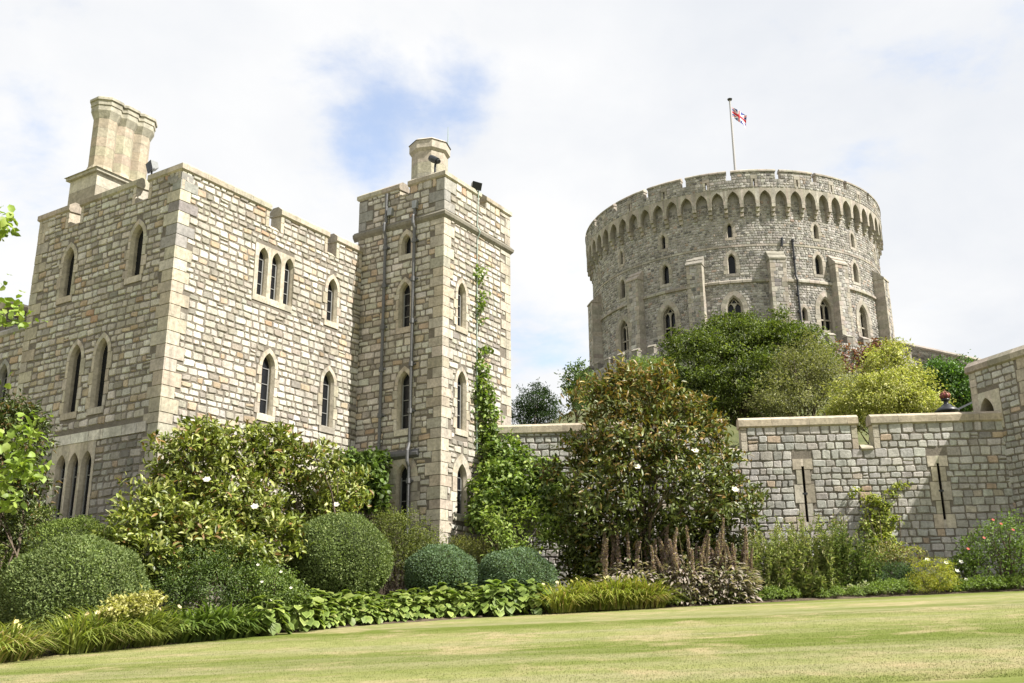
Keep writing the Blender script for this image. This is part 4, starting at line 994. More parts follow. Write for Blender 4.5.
# ================================================================== vegetation
class LeafMesh:
    def __init__(s): s.V = []; s.F = []; s.C = []; s.n = 0
    def add(s, P, A, Nn, L, Wd, C, kind='fold', bend=.25):
        """one leaf per row: base P, axis A, face normal Nn, length L, width Wd, colour C"""
        n = len(P)
        if n == 0: return
        L = np.broadcast_to(L, (n,)); Wd = np.broadcast_to(Wd, (n,))
        A = A / (np.linalg.norm(A, axis=1, keepdims=True) + 1e-9)
        B = np.cross(A, Nn); B /= (np.linalg.norm(B, axis=1, keepdims=True) + 1e-9); K = np.cross(B, A)
        l, w = L[:, None], Wd[:, None]
        if kind == 'fold':
            st = [(0, 0, 0), (.45, .5, .12), (1, 0, -bend), (.45, -.5, .12)]; fc = [(0, 1, 2), (0, 2, 3)]
        elif kind == 'broad':
            st = [(0, 0, 0), (.28, .42, .06), (.7, .40, .0), (1, 0, -bend), (.7, -.40, .0), (.28, -.42, .06), (.35, 0, -.02), (.72, 0, -.08)]
            fc = [(0, 1, 6), (1, 2, 7, 6), (2, 3, 7), (0, 6, 5), (6, 7, 4, 5), (7, 3, 4)]
        elif kind == 'blade':
            st = [(0, .5, 0), (0, -.5, 0), (.4, .5, .10), (.4, -.5, .10), (.78, .38, -.06), (.78, -.38, -.06), (1, 0, -bend)]
            fc = [(0, 1, 3, 2), (2, 3, 5, 4), (4, 5, 6)]
        elif kind == 'quad':
            st = [(0, 0, 0), (.5, .5, .05), (1, 0, 0), (.5, -.5, .05)]; fc = [(0, 1, 2, 3)]
        v = np.stack([P + A * (a * l) + B * (b * w) + K * (k * l) for a, b, k in st], 1)
        s.V.append(v.reshape(-1, 3)); ns = len(st)
        for f in fc:
            s.F.append(np.arange(n)[:, None] * ns + np.array(f)[None, :] + s.n); s.C.append(C)
        s.n += n * ns
    def build(s, name, mat, parent):
        V = np.concatenate(s.V) - ORG[parent]
        me = bpy.data.meshes.new(name)
        loops = np.concatenate([f.ravel() for f in s.F]); cnt = np.concatenate([np.full(len(f), f.shape[1]) for f in s.F])
        me.vertices.add(len(V)); me.vertices.foreach_set('co', V.astype(np.float32).ravel())
        me.loops.add(len(loops)); me.loops.foreach_set('vertex_index', loops.astype(np.int32))
        me.polygons.add(len(cnt)); me.polygons.foreach_set('loop_start', np.concatenate([[0], np.cumsum(cnt)[:-1]]).astype(np.int32))
        me.polygons.foreach_set('loop_total', cnt.astype(np.int32)) if False else None
        me.update(calc_edges=True)
        a = me.attributes.new('Col', 'FLOAT_COLOR', 'FACE')
        C = np.concatenate(s.C); a.data.foreach_set('color', np.concatenate([C, np.ones((len(C), 1))], 1).astype(np.float32).ravel())
        me.materials.append(mat)
        return link(name, me, parent)
def unit(v): return v / (np.linalg.norm(v, axis=1, keepdims=True) + 1e-9)
def rdir(n): return unit(rng.normal(size=(n, 3)))
def colours(pal, n, var=.18):
    c = np.array([p[0] for p in pal]); w = np.array([p[1] for p in pal], float); w /= w.sum()
    C = c[rng.choice(len(c), n, p=w)] * rng.uniform(1 - var, 1 + var, (n, 1)); return C
def blob(px, py, Y, rx, ry, dep=None):
    c = at(px, py, Y); k = Y / 1010.0
    return (c, np.array([rx * k, (dep if dep is not None else (rx + ry) / 2 * k), ry * k]))
def clump_points(blobs, n, shell=.55, zmin=None):
    a = np.array([(b[1][0] * b[1][2] + b[1][1] * b[1][2] + b[1][0] * b[1][1]) for b in blobs]); a = a / a.sum()
    k = rng.choice(len(blobs), n, p=a); c = np.array([b[0] for b in blobs])[k]; r = np.array([b[1] for b in blobs])[k]
    d = rdir(n); rr = shell + (1.04 - shell) * rng.random((n, 1)) ** .7
    rr *= 1 + .10 * np.sin(d[:, :1] * 7 + k[:, None]) + .08 * np.cos(d[:, 2:] * 9 + 2 * k[:, None])
    p = c + d * r * rr
    out = unit(d / r)
    m = p[:, 2] > gz(p[:, 0], p[:, 1]) + .12
    if zmin is not None: m &= p[:, 2] > zmin
    return p[m], out[m]
def foliage(parent, blobs, n_clump, per, cr, L, Wd, pal, mat, kind='fold', name='crown', shell=.55, up=.35, droop=.2, var=.2, top_pal=None, top_z=None, bend=.25, spread=1.0, cvar=.2, flat=.75):
    P, O = clump_points(blobs, n_clump, shell)
    n = len(P); tone = rng.uniform(1 - cvar, 1 + cvar, (n, 1))
    idx = np.repeat(np.arange(n), per); m = len(idx)
    off = rng.normal(size=(m, 3)) * cr * .55 * np.array([1.1, 1.1, flat])
    p = P[idx] + off
    ax = O[idx] * .55 + rdir(m) * spread + np.array([0, 0, up - droop]); ax = unit(ax)
    nr = O[idx] * .5 + rdir(m) * .55 + np.array([0, 0, .75])
    C = colours(pal, m, var) * tone[idx]
    if top_pal is not None:
        tsel = rng.random(m) < np.clip((p[:, 2] - top_z[0]) / (top_z[1] - top_z[0]), 0, 1) * .75
        C[tsel] = colours(top_pal, tsel.sum(), var)
    lm = LeafMesh(); ok = p[:, 2] > gz(p[:, 0], p[:, 1]) + .03
    lm.add(p[ok], ax[ok], nr[ok], L * rng.uniform(.45, 1.35, ok.sum()), Wd * rng.uniform(.75, 1.2, ok.sum()), C[ok], kind, bend)
    lm.build(name, mat, parent)
    return P
def limbs(parent, base, targets, r0, col=(.12, .095, .07), n=14, name='trunk', fork=.35, sub=2, stems=1):
    """tapered trunk that forks into limbs reaching points inside the crown"""
    mb = MB(); base = np.array(base, float); T = targets[rng.choice(len(targets), min(n, len(targets)), replace=False)]
    cen = T.mean(0); fk = base + (cen - base) * fork + rng.normal(size=3) * .05
    if stems == 1: mb.tube([base - (0, 0, .2), base + (fk - base) * .5 + rng.normal(size=3) * r0 * .5, fk], [r0 * 1.25, r0, r0 * .8], col, 8)
    for t in T:
        s = fk if stems == 1 else base + np.append(rng.normal(size=2) * r0 * 3, -.1)
        mid = s + (t - s) * .5 + rng.normal(size=3) * .08 * np.linalg.norm(t - s) + np.array([0, 0, .06 * np.linalg.norm(t - s)])
        rr = r0 * (.5 if stems == 1 else .8)
        mb.tube([s, s + (mid - s) * .5, mid, mid + (t - mid) * .5, t], [rr, rr * .8, rr * .55, rr * .36, rr * .12], col, 6)
        for _ in range(sub):
            e = targets[np.argsort(((targets - t) ** 2).sum(1))[rng.integers(1, min(9, len(targets)))]]
            mb.tube([mid + (t - mid) * .3, (mid + e) / 2 + rng.normal(size=3) * .05, e], [rr * .35, rr * .22, rr * .06], col, 5)
    return mb.build(name, M_BARK, parent)
def plant(name, label, cat, blobs, n, per, cr, L, Wd, pal, mat=None, kind='fold', r0=.08, base=None, trunk='stem', crown='crown', nl=14, group=None, stems=1, bark=(.12, .095, .07), fork=.35, **kw):
    c = np.mean([b[0] for b in blobs], 0)
    if base is None: base = (c[0], c[1])
    bz = gz(base[0], base[1]) if len(base) == 2 else base[2]
    t = thing(name, (base[0], base[1], bz), label, cat, group)
    P = foliage(t, blobs, n, per, cr, L, Wd, pal, mat or M_LEAF, kind, crown, **kw)
    if r0: limbs(t, (base[0], base[1], bz), P, r0, bark, nl, trunk, fork, stems=stems)
    return t
def flowers(parent, P, size, col, name='flower', petals=6, centre=(.6, .45, .1)):
    """blossoms with separate petals, one mesh each"""
    for q in P:
        lm = LeafMesh(); a = np.linspace(0, 2 * math.pi, petals, endpoint=False)
        f = np.array([.1, -.75, .65]); f /= np.linalg.norm(f); s1 = np.cross(f, (0, 0, 1)); s1 /= np.linalg.norm(s1); s2 = np.cross(s1, f)
        A = np.cos(a)[:, None] * s1 + np.sin(a)[:, None] * s2 + f * .35
        lm.add(np.repeat(q[None], petals, 0), A, np.repeat(f[None], petals, 0), size, size * .75, np.repeat(np.array([col]), petals, 0), 'broad', .0)
        k = 5; A2 = rdir(k) * .5 + f; lm.add(np.repeat(q[None], k, 0), A2, rdir(k), size * .35, size * .2, np.repeat(np.array([centre]), k, 0), 'fold', 0)
        lm.build(name, M_MATTE, parent)

G_OLIVE = [((.13, .16, .03), 4), ((.20, .22, .045), 4), ((.075, .10, .02), 3), ((.28, .28, .07), 1.6), ((.20, .11, .04), .9)]
G_DARK = [((.07, .11, .025), 4), ((.10, .15, .035), 4), ((.13, .185, .045), 2), ((.045, .075, .018), 2)]
G_MID = [((.12, .175, .035), 4), ((.16, .22, .05), 4), ((.08, .125, .026), 3), ((.22, .27, .075), 1)]
G_BRIGHT = [((.16, .24, .04), 4), ((.22, .30, .055), 4), ((.10, .17, .03), 3), ((.28, .33, .08), 1.5)]
G_YELLOW = [((.38, .38, .12), 4), ((.32, .33, .09), 4), ((.24, .27, .06), 3), ((.46, .44, .17), 2)]
G_BOX = [((.15, .20, .065), 4), ((.185, .235, .085), 4), ((.11, .15, .05), 3), ((.24, .28, .105), 1)]
G_BLUE = [((.13, .195, .105), 4), ((.105, .16, .085), 4), ((.17, .235, .13), 2)]
RUST = [((.22, .135, .035), 3), ((.18, .12, .03), 3), ((.27, .21, .055), 3), ((.15, .155, .035), 4)]

# --- trees on the mound and beyond
hz = lambda x, y: max(gz(x, y), float(np.interp(math.hypot(x - CT[0], y - CT[1]), [r for r, z in rings], [z for r, z in rings])))
def tree(px, Ybase, **kw):
    x = (px - 512) / 1010 * Ybase; return (x, Ybase, hz(x, Ybase))
plant('evergreen_tree', 'large rounded dark green tree in front of the round keep', 'tree',
      [blob(742, 352, 62, 50, 36, 3.2), blob(700, 362, 61, 34, 32, 2.6), blob(785, 352, 62, 34, 34, 2.6), blob(740, 385, 60, 55, 34, 3), blob(705, 395, 60, 36, 30, 2.4), blob(760, 330, 63, 34, 18, 2), blob(728, 335, 62.5, 32, 20, 2), blob(690, 345, 62, 22, 18, 1.6), blob(815, 360, 63, 18, 20, 1.6)],
      430, 95, .62, .24, .10, [((.085, .115, .024), 4), ((.115, .15, .03), 4), ((.055, .08, .016), 3), ((.155, .185, .04), 1.4)], r0=.3, flat=.5, cvar=.25, base=tree(742, 62), trunk='trunk', nl=22, shell=.5)
plant('olive_green_tree', 'airy olive green tree between the dark rounded tree and the yellow tree', 'tree',
      [blob(805, 372, 57, 36, 26, 2.2), blob(795, 395, 56, 40, 26, 2.4), blob(830, 390, 57, 26, 30, 2), blob(812, 352, 58, 20, 16, 1.4), blob(775, 402, 56, 28, 18, 1.8)],
      260, 48, .5, .18, .07, [((.20, .205, .085), 4), ((.25, .25, .11), 4), ((.14, .15, .06), 3)], r0=.16, base=tree(808, 57), trunk='trunk', nl=22, shell=.3)
plant('golden_tree', 'broad yellow green tree behind the crenellated garden wall', 'tree',
      [blob(885, 372, 52, 26, 24, 1.6), blob(880, 398, 51, 44, 28, 2), blob(910, 392, 52, 30, 26, 1.8), blob(860, 410, 51, 26, 18, 1.6), blob(888, 352, 52, 14, 12, .9), blob(920, 408, 51, 24, 18, 1.4)],
      420, 56, .4, .17, .08, G_YELLOW, r0=.14, base=tree(886, 51.5), trunk='trunk', nl=16, shell=.55, droop=.5, cvar=.22)
plant('laurel_tree', 'dark green bushy tree between the yellow tree and the gate tower', 'tree',
      [blob(950, 385, 60, 32, 24, 2), blob(935, 374, 61, 20, 14, 1.3), blob(968, 392, 60, 20, 24, 1.5), blob(945, 400, 60, 30, 18, 2)],
      300, 40, .4, .22, .12, [((.05, .10, .02), 4), ((.08, .15, .03), 4), ((.11, .2, .04), 2)], r0=.15, base=tree(952, 60), trunk='trunk', nl=12)
plant('pine_tree', 'dark pine between the slender tower and the keep above the wall', 'tree',
      [blob(536, 400, 64, 20, 16, 1.3), blob(525, 410, 64, 16, 13, 1.1), blob(548, 408, 64, 13, 12, 1), blob(535, 418, 64, 26, 12, 1.3), blob(540, 390, 64, 9, 8, .6)],
      330, 22, .26, .19, .035, [((.035, .062, .022), 4), ((.05, .085, .03), 4), ((.025, .045, .016), 2)], r0=.16, base=tree(535, 64), trunk='trunk', nl=10, shell=.4)
plant('small_tree', 'thin sprawling green tree rising left of the keep foot', 'tree',
      [blob(577, 372, 76, 15, 8, .9), blob(572, 385, 76, 9, 10, .8), blob(585, 380, 75, 10, 8, .8), blob(580, 400, 75, 12, 14, 1)],
      150, 14, .4, .24, .13, [((.10, .15, .045), 4), ((.14, .2, .06), 3), ((.07, .11, .03), 3)], r0=.12, base=tree(577, 76), trunk='trunk', nl=10, shell=.3)
plant('ash_tree', 'soft light green tree just behind the tall magnolia in front of the keep', 'tree',
      [blob(655, 372, 70, 26, 16, 1.8), blob(640, 366, 71, 14, 10, 1.1), blob(672, 380, 70, 18, 16, 1.5), blob(640, 385, 70, 24, 14, 1.6)],
      380, 22, .38, .19, .08, [((.17, .23, .065), 4), ((.22, .29, .085), 4), ((.12, .17, .045), 2)], r0=.14, base=tree(655, 70), trunk='trunk', nl=12)
# red creeper on the apron wall
def creeper(name, label, pts, n, per, cr, L, Wd, pal, base, cat='creeper', mat=None, stem=(.1, .08, .06), kind='broad', **kw):
    return plant(name, label, cat, pts, n, per, cr, L, Wd, pal, mat or M_LEAF, kind, r0=.035, base=base, trunk='stem', crown='foliage', nl=16, stems=2, bark=stem, **kw)
bs = []
for px, py, rx, ry in ((836, 352, 10, 13), (848, 360, 12, 16), (862, 352, 10, 9), (880, 348, 12, 8), (857, 375, 16, 10), (840, 372, 10, 12), (870, 360, 12, 10)):
    bs.append(blob(px, py, 80.8 + max(0, (px - 820)) * .03, rx, ry, .3))
creeper('red_creeper', 'dull red creeper hanging over the ring wall at the foot of the keep', bs, 260, 14, .35, .24, .2, [((.19, .075, .055), 4), ((.25, .11, .08), 3), ((.15, .10, .05), 2), ((.12, .14, .05), .8)], (bs[0][0][0], bs[0][0][1], 20.5), kind='fold')

# --- garden: left
TW = lambda px, py, Y: at(px, py, Y)
plant('rhododendron', 'dark leathery shrub with bronze leaves against the left wing', 'shrub',
      [blob(18, 440, 25, 28, 30, 1.0), blob(0, 470, 24, 34, 40, 1.1), blob(24, 485, 24.5, 20, 26, .8), blob(2, 528, 25.6, 24, 30, .8), blob(18, 415, 25, 22, 18, .7), blob(-30, 440, 24, 40, 50, 1.2)],
      700, 13, .2, .15, .055, [((.05, .07, .02), 4), ((.075, .10, .025), 4), ((.13, .085, .03), 1.6), ((.12, .15, .04), 1.2)], M_GLOSS, 'fold', r0=.06, stems=2, nl=16)
plant('spotted_laurel', 'pale green shrub with mottled leaves below the dark shrub at far left', 'shrub',
      [blob(0, 528, 25.5, 20, 18, .6), blob(28, 516, 29.6, 26, 12, .5), blob(-24, 560, 24.5, 20, 34, .7)],
      520, 12, .17, .11, .045, [((.13, .17, .05), 4), ((.19, .22, .07), 3), ((.08, .11, .03), 3), ((.27, .27, .12), 1)], r0=.04, stems=2, nl=14)
lt = plant('lime_tree', 'near branch of a lime tree with bright leaves at the left edge', 'tree',
      [blob(4, 228, 13, 14, 14, .25), blob(-8, 300, 13, 26, 26, .3), blob(16, 318, 13, 14, 10, .2), blob(2, 375, 13, 12, 10, .2), blob(12, 440, 13.2, 30, 18, .35), blob(24, 465, 13.2, 22, 18, .3), blob(-4, 490, 13.2, 30, 26, .4), blob(30, 430, 13.2, 12, 12, .2), blob(-95, 260, 13.2, 55, 60, .7), blob(-190, 330, 13.4, 75, 70, .9), blob(-110, 390, 13.2, 60, 50, .7), blob(-190, 200, 13.4, 70, 60, .9), blob(-270, 280, 13.6, 60, 80, .8)],
      620, 7, .13, .125, .10, [((.20, .28, .045), 4), ((.27, .34, .07), 3), ((.14, .2, .03), 3)], M_LEAF, 'broad', r0=.14, base=(-9.5, 13.5), trunk='trunk', nl=18, shell=.2, fork=.7)
plant('magnolia', 'wide glossy olive magnolia trained against the sunlit castle block', 'shrub',
      [blob(150, 505, 27.2, 30, 26, .7), blob(185, 462, 29, 36, 34, .7), blob(240, 458, 30.6, 50, 32, .8), blob(300, 465, 31.8, 44, 24, .8), blob(345, 492, 33.8, 28, 24, .7), blob(230, 510, 29.5, 60, 36, 1.1), blob(300, 510, 32.6, 52, 30, .8), blob(125, 535, 26, 22, 22, .6), blob(202, 435, 29.5, 22, 16, .5), blob(265, 440, 31, 26, 14, .5), blob(180, 530, 27, 40, 26, .8), blob(150, 560, 26.3, 34, 26, .8), blob(215, 550, 27.4, 50, 30, .9), blob(265, 545, 29.2, 34, 34, .8), blob(310, 540, 32.8, 30, 30, .7)],
      1250, 17, .25, .23, .095, [((.15, .185, .03), 4), ((.21, .24, .05), 4), ((.085, .11, .02), 3), ((.32, .33, .10), 2), ((.20, .12, .04), .7)], M_GLOSS, 'broad', r0=.09, base=(-6.8, 31.2), stems=2, nl=26, shell=.35, up=.75, cvar=.28)
mg = bpy.data.objects['magnolia']
flowers(mg, [at(336, 505, 31.8), at(255, 507, 28.4), at(207, 480, 28.2)], .13, (.75, .73, .66))
creeper('grape_vine', 'dark broad leaved vine filling the corner beside the slender tower', [blob(362, 478, 35.6, 18, 26, .4), blob(376, 465, 36.4, 12, 14, .3), blob(350, 462, 35.4, 12, 10, .3), blob(372, 495, 35.8, 14, 18, .4)], 240, 9, .24, .2, .17, G_DARK + [((.13, .20, .04), 3)], (-4.7, 36.2))
plant('privet_shrub', 'feathery olive shrub between the clipped balls in front of the slender tower', 'shrub',
      [blob(402, 534, 33.4, 32, 22, .9), blob(390, 520, 33.6, 18, 13, .6), blob(425, 545, 33.6, 18, 16, .7), blob(376, 548, 33, 16, 22, .7), blob(405, 560, 33.4, 34, 22, .9)],
      620, 22, .2, .075, .026, [((.13, .16, .035), 4), ((.18, .20, .05), 4), ((.09, .11, .025), 3)], r0=.03, stems=2, nl=26, shell=.3, up=.7)
plant('dark_shrub', 'dark green small leaved shrub right of the biggest clipped ball', 'shrub',
      [blob(190, 568, 26.4, 30, 26, .8), blob(215, 585, 26.2, 28, 28, .8), blob(175, 590, 25.8, 20, 18, .6), blob(235, 560, 27, 22, 18, .7)],
      560, 22, .18, .065, .034, G_DARK, r0=.04, stems=2, nl=12)
rb = plant('rose_bush', 'loose green bush dotted with tiny white and orange blooms among hostas', 'shrub',
      [blob(272, 592, 26.9, 28, 26, .7), blob(255, 575, 27.2, 18, 14, .5), blob(290, 603, 27.2, 20, 20, .6), blob(262, 610, 26.6, 22, 16, .6)],
      420, 22, .18, .07, .04, G_MID, r0=.03, stems=2, nl=12)
flowers(rb, [at(x, y, 26.1) for x, y in ((258, 565), (291, 588), (272, 600), (262, 582), (281, 572))], .05, (.7, .66, .55), petals=5)
# --- clipped balls
def ball(px, py, Y, rx, ry, dep, label, pal, n, name='topiary_ball', lo=1.0):
    c = at(px, py, Y); k = Y / 1010; r = np.array([rx * k, dep, ry * k])
    g0 = gz(c[0], c[1]); t = thing(name, (c[0], c[1], g0), label, 'topiary', 'clipped evergreen balls in the border')
    d = rdir(int(n * 1.8)); d = d[d[:, 2] > -.75][:n]; m = len(d)
    wob = 1 + .05 * np.sin(d[:, 0] * 6 + px) * np.cos(d[:, 2] * 5 + py) + .03 * np.sin(d[:, 1] * 11 + d[:, 0] * 9)
    rr = wob * (1 - .10 * rng.random(m) ** 2 - .02 * rng.random(m)) + .06 * rng.random(m) * (rng.random(m) < .08)
    p = c + d * r * rr[:, None]; o = unit(d / r)
    lm = LeafMesh(); patch = 1 + .16 * np.sin(p[:, 0] * 3.1 + 1.3 * p[:, 2]) * np.cos(p[:, 2] * 2.7 - p[:, 1])
    ok = p[:, 2] > g0 + .04
    lm.add(p[ok], unit(o * .8 + rdir(m) * .9 + np.array([0, 0, .25]))[ok], unit(o + rdir(m) * .8)[ok], rng.uniform(.045, .095, m)[ok], rng.uniform(.03, .05, m)[ok], (colours(pal, m, .25) * patch[:, None])[ok], 'fold', .1)
    lm.build('foliage', M_MATTE, t)
    core = MB(); nu_, nv_ = 24, 14                                     # solid dark core added under the leaves to block light
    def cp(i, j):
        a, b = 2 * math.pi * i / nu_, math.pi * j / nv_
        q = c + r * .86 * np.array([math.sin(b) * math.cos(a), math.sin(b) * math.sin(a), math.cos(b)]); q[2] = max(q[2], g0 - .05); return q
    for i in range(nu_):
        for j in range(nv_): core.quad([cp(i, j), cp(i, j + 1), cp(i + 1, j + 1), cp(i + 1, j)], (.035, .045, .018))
    core.build('light_block_core', M_BARK, t)
ball(78, 604, 24.6, 71, 64, 1.7, 'biggest clipped dark green ball at left above the daylilies', G_BOX, 42000)
ball(66, 576, 28.2, 64, 56, 1.6, 'clipped yellow green dome half hidden behind the biggest ball', [((.12, .165, .035), 4), ((.16, .21, .045), 4), ((.085, .12, .025), 3)], 22000)
ball(339, 562, 30.6, 51, 47, 1.5, 'clipped green ball with loose surface beside the rose bush and magnolia', G_BOX, 30000)
ball(441, 575, 32.2, 36, 29, 1.15, 'small clipped bluish ball third from the left of the front balls', G_BLUE, 15000)
ball(515, 580, 32.8, 40, 30, 1.25, 'smooth low blue green clipped ball nearest the tall magnolia', G_BLUE, 17000)
# --- creeper on the slender tower and the wall
pts = []
def onT(px, py, rx, ry, dep=.14, off=.12):
    d = FW * FPX + CR * (px - 512) - CU * (py - 341.5); P0 = np.array([*C2, 0]) + np.array([ND[0], ND[1], 0]) * off; n3 = np.array([ND[0], ND[1], 0])
    t = ((P0 - EYE) @ n3) / (d @ n3); c = EYE + d * t; k = c[1] / 1010; return (c, np.array([rx * k, dep, ry * k]))
hi = [onT(480 + (k % 3) - 1, y, 1.7, 5, .05) for k, y in enumerate((268, 279, 292, 306, 319, 331, 344, 354))] + [onT(487, 352, 1.6, 10, .05), onT(481, 368, 4.5, 12, .1), onT(481, 392, 10, 16, .2), onT(484, 420, 14, 22, .3), onT(484, 452, 16, 22, .3)]
lowb = [blob(505, 452, 37.2, 20, 18, .3), blob(520, 475, 37, 28, 24, .5), blob(500, 490, 36.4, 26, 30, .6), blob(545, 480, 37, 18, 22, .4), blob(555, 510, 36.6, 20, 26, .6), blob(492, 510, 36, 22, 26, .6)]
creeper('virginia_creeper', 'bright green creeper climbing the slender tower and spilling over the wall', hi + lowb, 1150, 11, .22, .17, .13, G_BRIGHT + G_MID, (-.9, 36.6), up=.2, droop=.45)
plant('fig_tree', 'small loose tree with pale lime leaves below the creeper', 'shrub',
      [blob(508, 535, 33.6, 22, 24, .7), blob(525, 515, 34, 16, 20, .6), blob(492, 520, 34, 14, 16, .5), blob(520, 556, 33.4, 22, 18, .6), blob(545, 530, 34, 14, 20, .5), blob(500, 560, 33.5, 18, 12, .5)],
      190, 9, .24, .16, .09, [((.20, .27, .05), 4), ((.15, .21, .04), 4), ((.27, .32, .09), 2)], M_LEAF, 'broad', r0=.035, stems=2, nl=16, shell=.25, up=.5)
plant('tamarisk_shrub', 'wispy yellowish shrub behind the two bluish clipped balls', 'shrub',
      [blob(478, 552, 34.8, 22, 14, .6), blob(460, 545, 34.8, 14, 10, .4), blob(490, 565, 34.6, 22, 14, .6)],
      260, 20, .2, .08, .02, [((.19, .20, .06), 4), ((.24, .24, .08), 3), ((.13, .15, .04), 3)], r0=.02, stems=2, nl=16, shell=.25, up=.7)
# --- tall magnolia in front of the wall
mt = plant('magnolia_tree', 'tall bronze and green magnolia tree standing before the garden wall', 'tree',
      [blob(640, 388, 34.2, 40, 22, 1.2), blob(602, 408, 34, 34, 22, 1.1), blob(680, 414, 34.2, 32, 24, 1.2), blob(640, 440, 33.8, 70, 36, 1.8), blob(605, 495, 33.6, 46, 46, 1.7), blob(690, 490, 33.8, 56, 40, 1.8), blob(645, 540, 34.3, 74, 32, 1.2), blob(735, 500, 34, 24, 26, .9), blob(622, 378, 34.2, 18, 16, .7), blob(585, 540, 34.2, 30, 30, 1.0), blob(700, 535, 34.4, 40, 26, 1.0), blob(720, 455, 34, 22, 20, .8), blob(590, 385, 34.3, 14, 10, .5), blob(640, 572, 34.6, 62, 20, .9), blob(590, 565, 34.4, 30, 22, .8), blob(690, 565, 34.6, 44, 20, .8), blob(555, 470, 34.6, 12, 12, .5), blob(752, 520, 34.2, 14, 14, .5), blob(660, 372, 34.3, 16, 12, .6), blob(712, 425, 34.2, 16, 12, .6), blob(572, 520, 34.4, 22, 40, .8), blob(590, 455, 34.2, 28, 26, .9), blob(655, 560, 34.0, 50, 26, .7), blob(715, 550, 34.3, 40, 26, .7), blob(600, 575, 34.0, 30, 16, .6)],
      1450, 18, .27, .24, .095, [((.065, .085, .018), 4), ((.095, .12, .025), 4), ((.155, .175, .045), 2.2), ((.14, .10, .032), 1.3)], M_GLOSS, 'broad', r0=.14, base=(4.4, 34.3), trunk='trunk', nl=30, shell=.3, up=.75, top_pal=RUST, top_z=(5.5, 11), cvar=.28)
flowers(mt, [at(637, 467, 32.2), at(695, 451, 32.6), at(735, 490, 33.2)], .15, (.78, .74, .64))
# --- herbaceous border
def clump_blades(name, label, cat, n, L, Wd, pal, spread, loc, group, flower=None, nf=0, fcol=(.7, .6, .25), mat=None, arch=.5):
    t = thing(name, (loc[0], loc[1], gz(loc[0], loc[1])), label, cat, group); b = ORG[t]
    a = rng.uniform(0, 2 * math.pi, n); r = spread * np.sqrt(rng.random(n)) * .5; tilt = rng.uniform(.1, 1.3, n)
    P = b + np.stack([np.cos(a) * r, np.sin(a) * r, np.zeros(n)], 1)
    A = np.stack([np.cos(a) * tilt, np.sin(a) * tilt, np.ones(n) * .9], 1)
    lm = LeafMesh(); lm.add(P, A, np.stack([-np.cos(a), -np.sin(a), np.ones(n) * .6], 1) * 1.0, L * rng.uniform(.6, 1.15, n), Wd, colours(pal, n, .25), 'blade', arch); lm.build('foliage', mat or M_LEAF, t)
    if nf:
        st = MB()
        for _ in range(nf):
            x, y = rng.normal(size=2) * spread * .4; h = L * rng.uniform(.62, .92)
            st.tube([b + (x * .3, y * .3, 0), b + (x * .7, y * .7, h * .6), b + (x, y, h)], [.012, .01, .007], (.2, .22, .06), 4)
            flowers(t, [b + np.array([x, y, h])], .065, fcol, petals=6)
        st.build('stem', M_BARK, t)
    return t
D_LILY = [((.27, .30, .06), 4), ((.21, .25, .045), 4), ((.34, .32, .09), 2), ((.36, .27, .12), 1)]
D_LEFT = [((.22, .27, .06), 4), ((.28, .31, .08), 4), ((.16, .2, .04), 2), ((.36, .31, .13), 1)]
def gpos(px, Y): return ((px - 512) / 1037 * Y, Y)
dl = clump_blades('daylily', 'yellow green strappy daylily clump in the block before the tall magnolia', 'daylily', 380, 1.0, .036, D_LILY, 1.0, gpos(560, 31.3), 'daylilies below the tall magnolia', nf=3, fcol=(.72, .66, .4))
for px, Y, s in ((578, 31.5, 1.0), (596, 31.6, 1.1), (615, 31.7, 1.05), (634, 31.8, 1.05), (652, 31.95, .95), (588, 32.1, 1.1), (606, 32.3, 1.15), (626, 32.4, 1.1), (644, 32.6, 1.0)):
    p = gpos(px, Y); p = (p[0] + random.uniform(-.15, .15), p[1] + random.uniform(-.1, .35)); copy_tree(dl, (*p, gz(*p)), random.uniform(0, 6), s * random.uniform(.75, 1.1))
dd = clump_blades('daylily', 'green daylily clump in front of the biggest clipped ball', 'daylily', 360, .92, .034, D_LEFT, .8, gpos(72, 21.9), 'daylilies below the biggest ball', nf=2, fcol=(.72, .62, .36))
for px, Y, s in ((92, 22.4, 1.05), (110, 22.9, 1.1), (128, 23.2, 1.0), (146, 23.5, 1.05), (100, 23.6, 1.1), (135, 24.1, 1.1)):
    p = gpos(px, Y); copy_tree(dd, (*p, gz(*p)), random.uniform(0, 6), s)
df = clump_blades('daylily', 'flowering daylily clump with straw coloured leaves at the bottom left corner', 'daylily', 240, .85, .04, D_LEFT + [((.38, .30, .15), 3)], .8, gpos(8, 20.4), 'flowering daylilies in the corner', nf=5, fcol=(.75, .66, .3))
for px, Y, s in ((-14, 19.9, 1.0), (24, 20.9, .8)):
    p = gpos(px, Y); copy_tree(df, (*p, gz(*p)), random.uniform(0, 6), s)
cr_ = clump_blades('agapanthus', 'dark strappy green clump between daylilies and rose bush', 'agapanthus', 200, .85, .075, G_MID, .8, gpos(172, 24.2), 'strappy dark clumps at the lawn edge')
for px, Y, s in ((190, 24.6, 1.0), (208, 24.9, 1.05), (226, 25.3, 1.0), (240, 25.6, .9)):
    p = gpos(px, Y); copy_tree(cr_, (*p, gz(*p)), random.uniform(0, 6), s)
plant('smoke_shrub', 'pale yellow leaved low shrub between the daylilies and biggest ball', 'shrub', [blob(126, 606, 22.7, 18, 7, .3), blob(146, 600, 23.2, 15, 7, .3), blob(112, 612, 22.3, 9, 5, .25)], 170, 12, .12, .11, .05, [((.40, .38, .13), 4), ((.34, .33, .11), 3), ((.5, .46, .22), 1)], r0=.015, stems=2, nl=8)
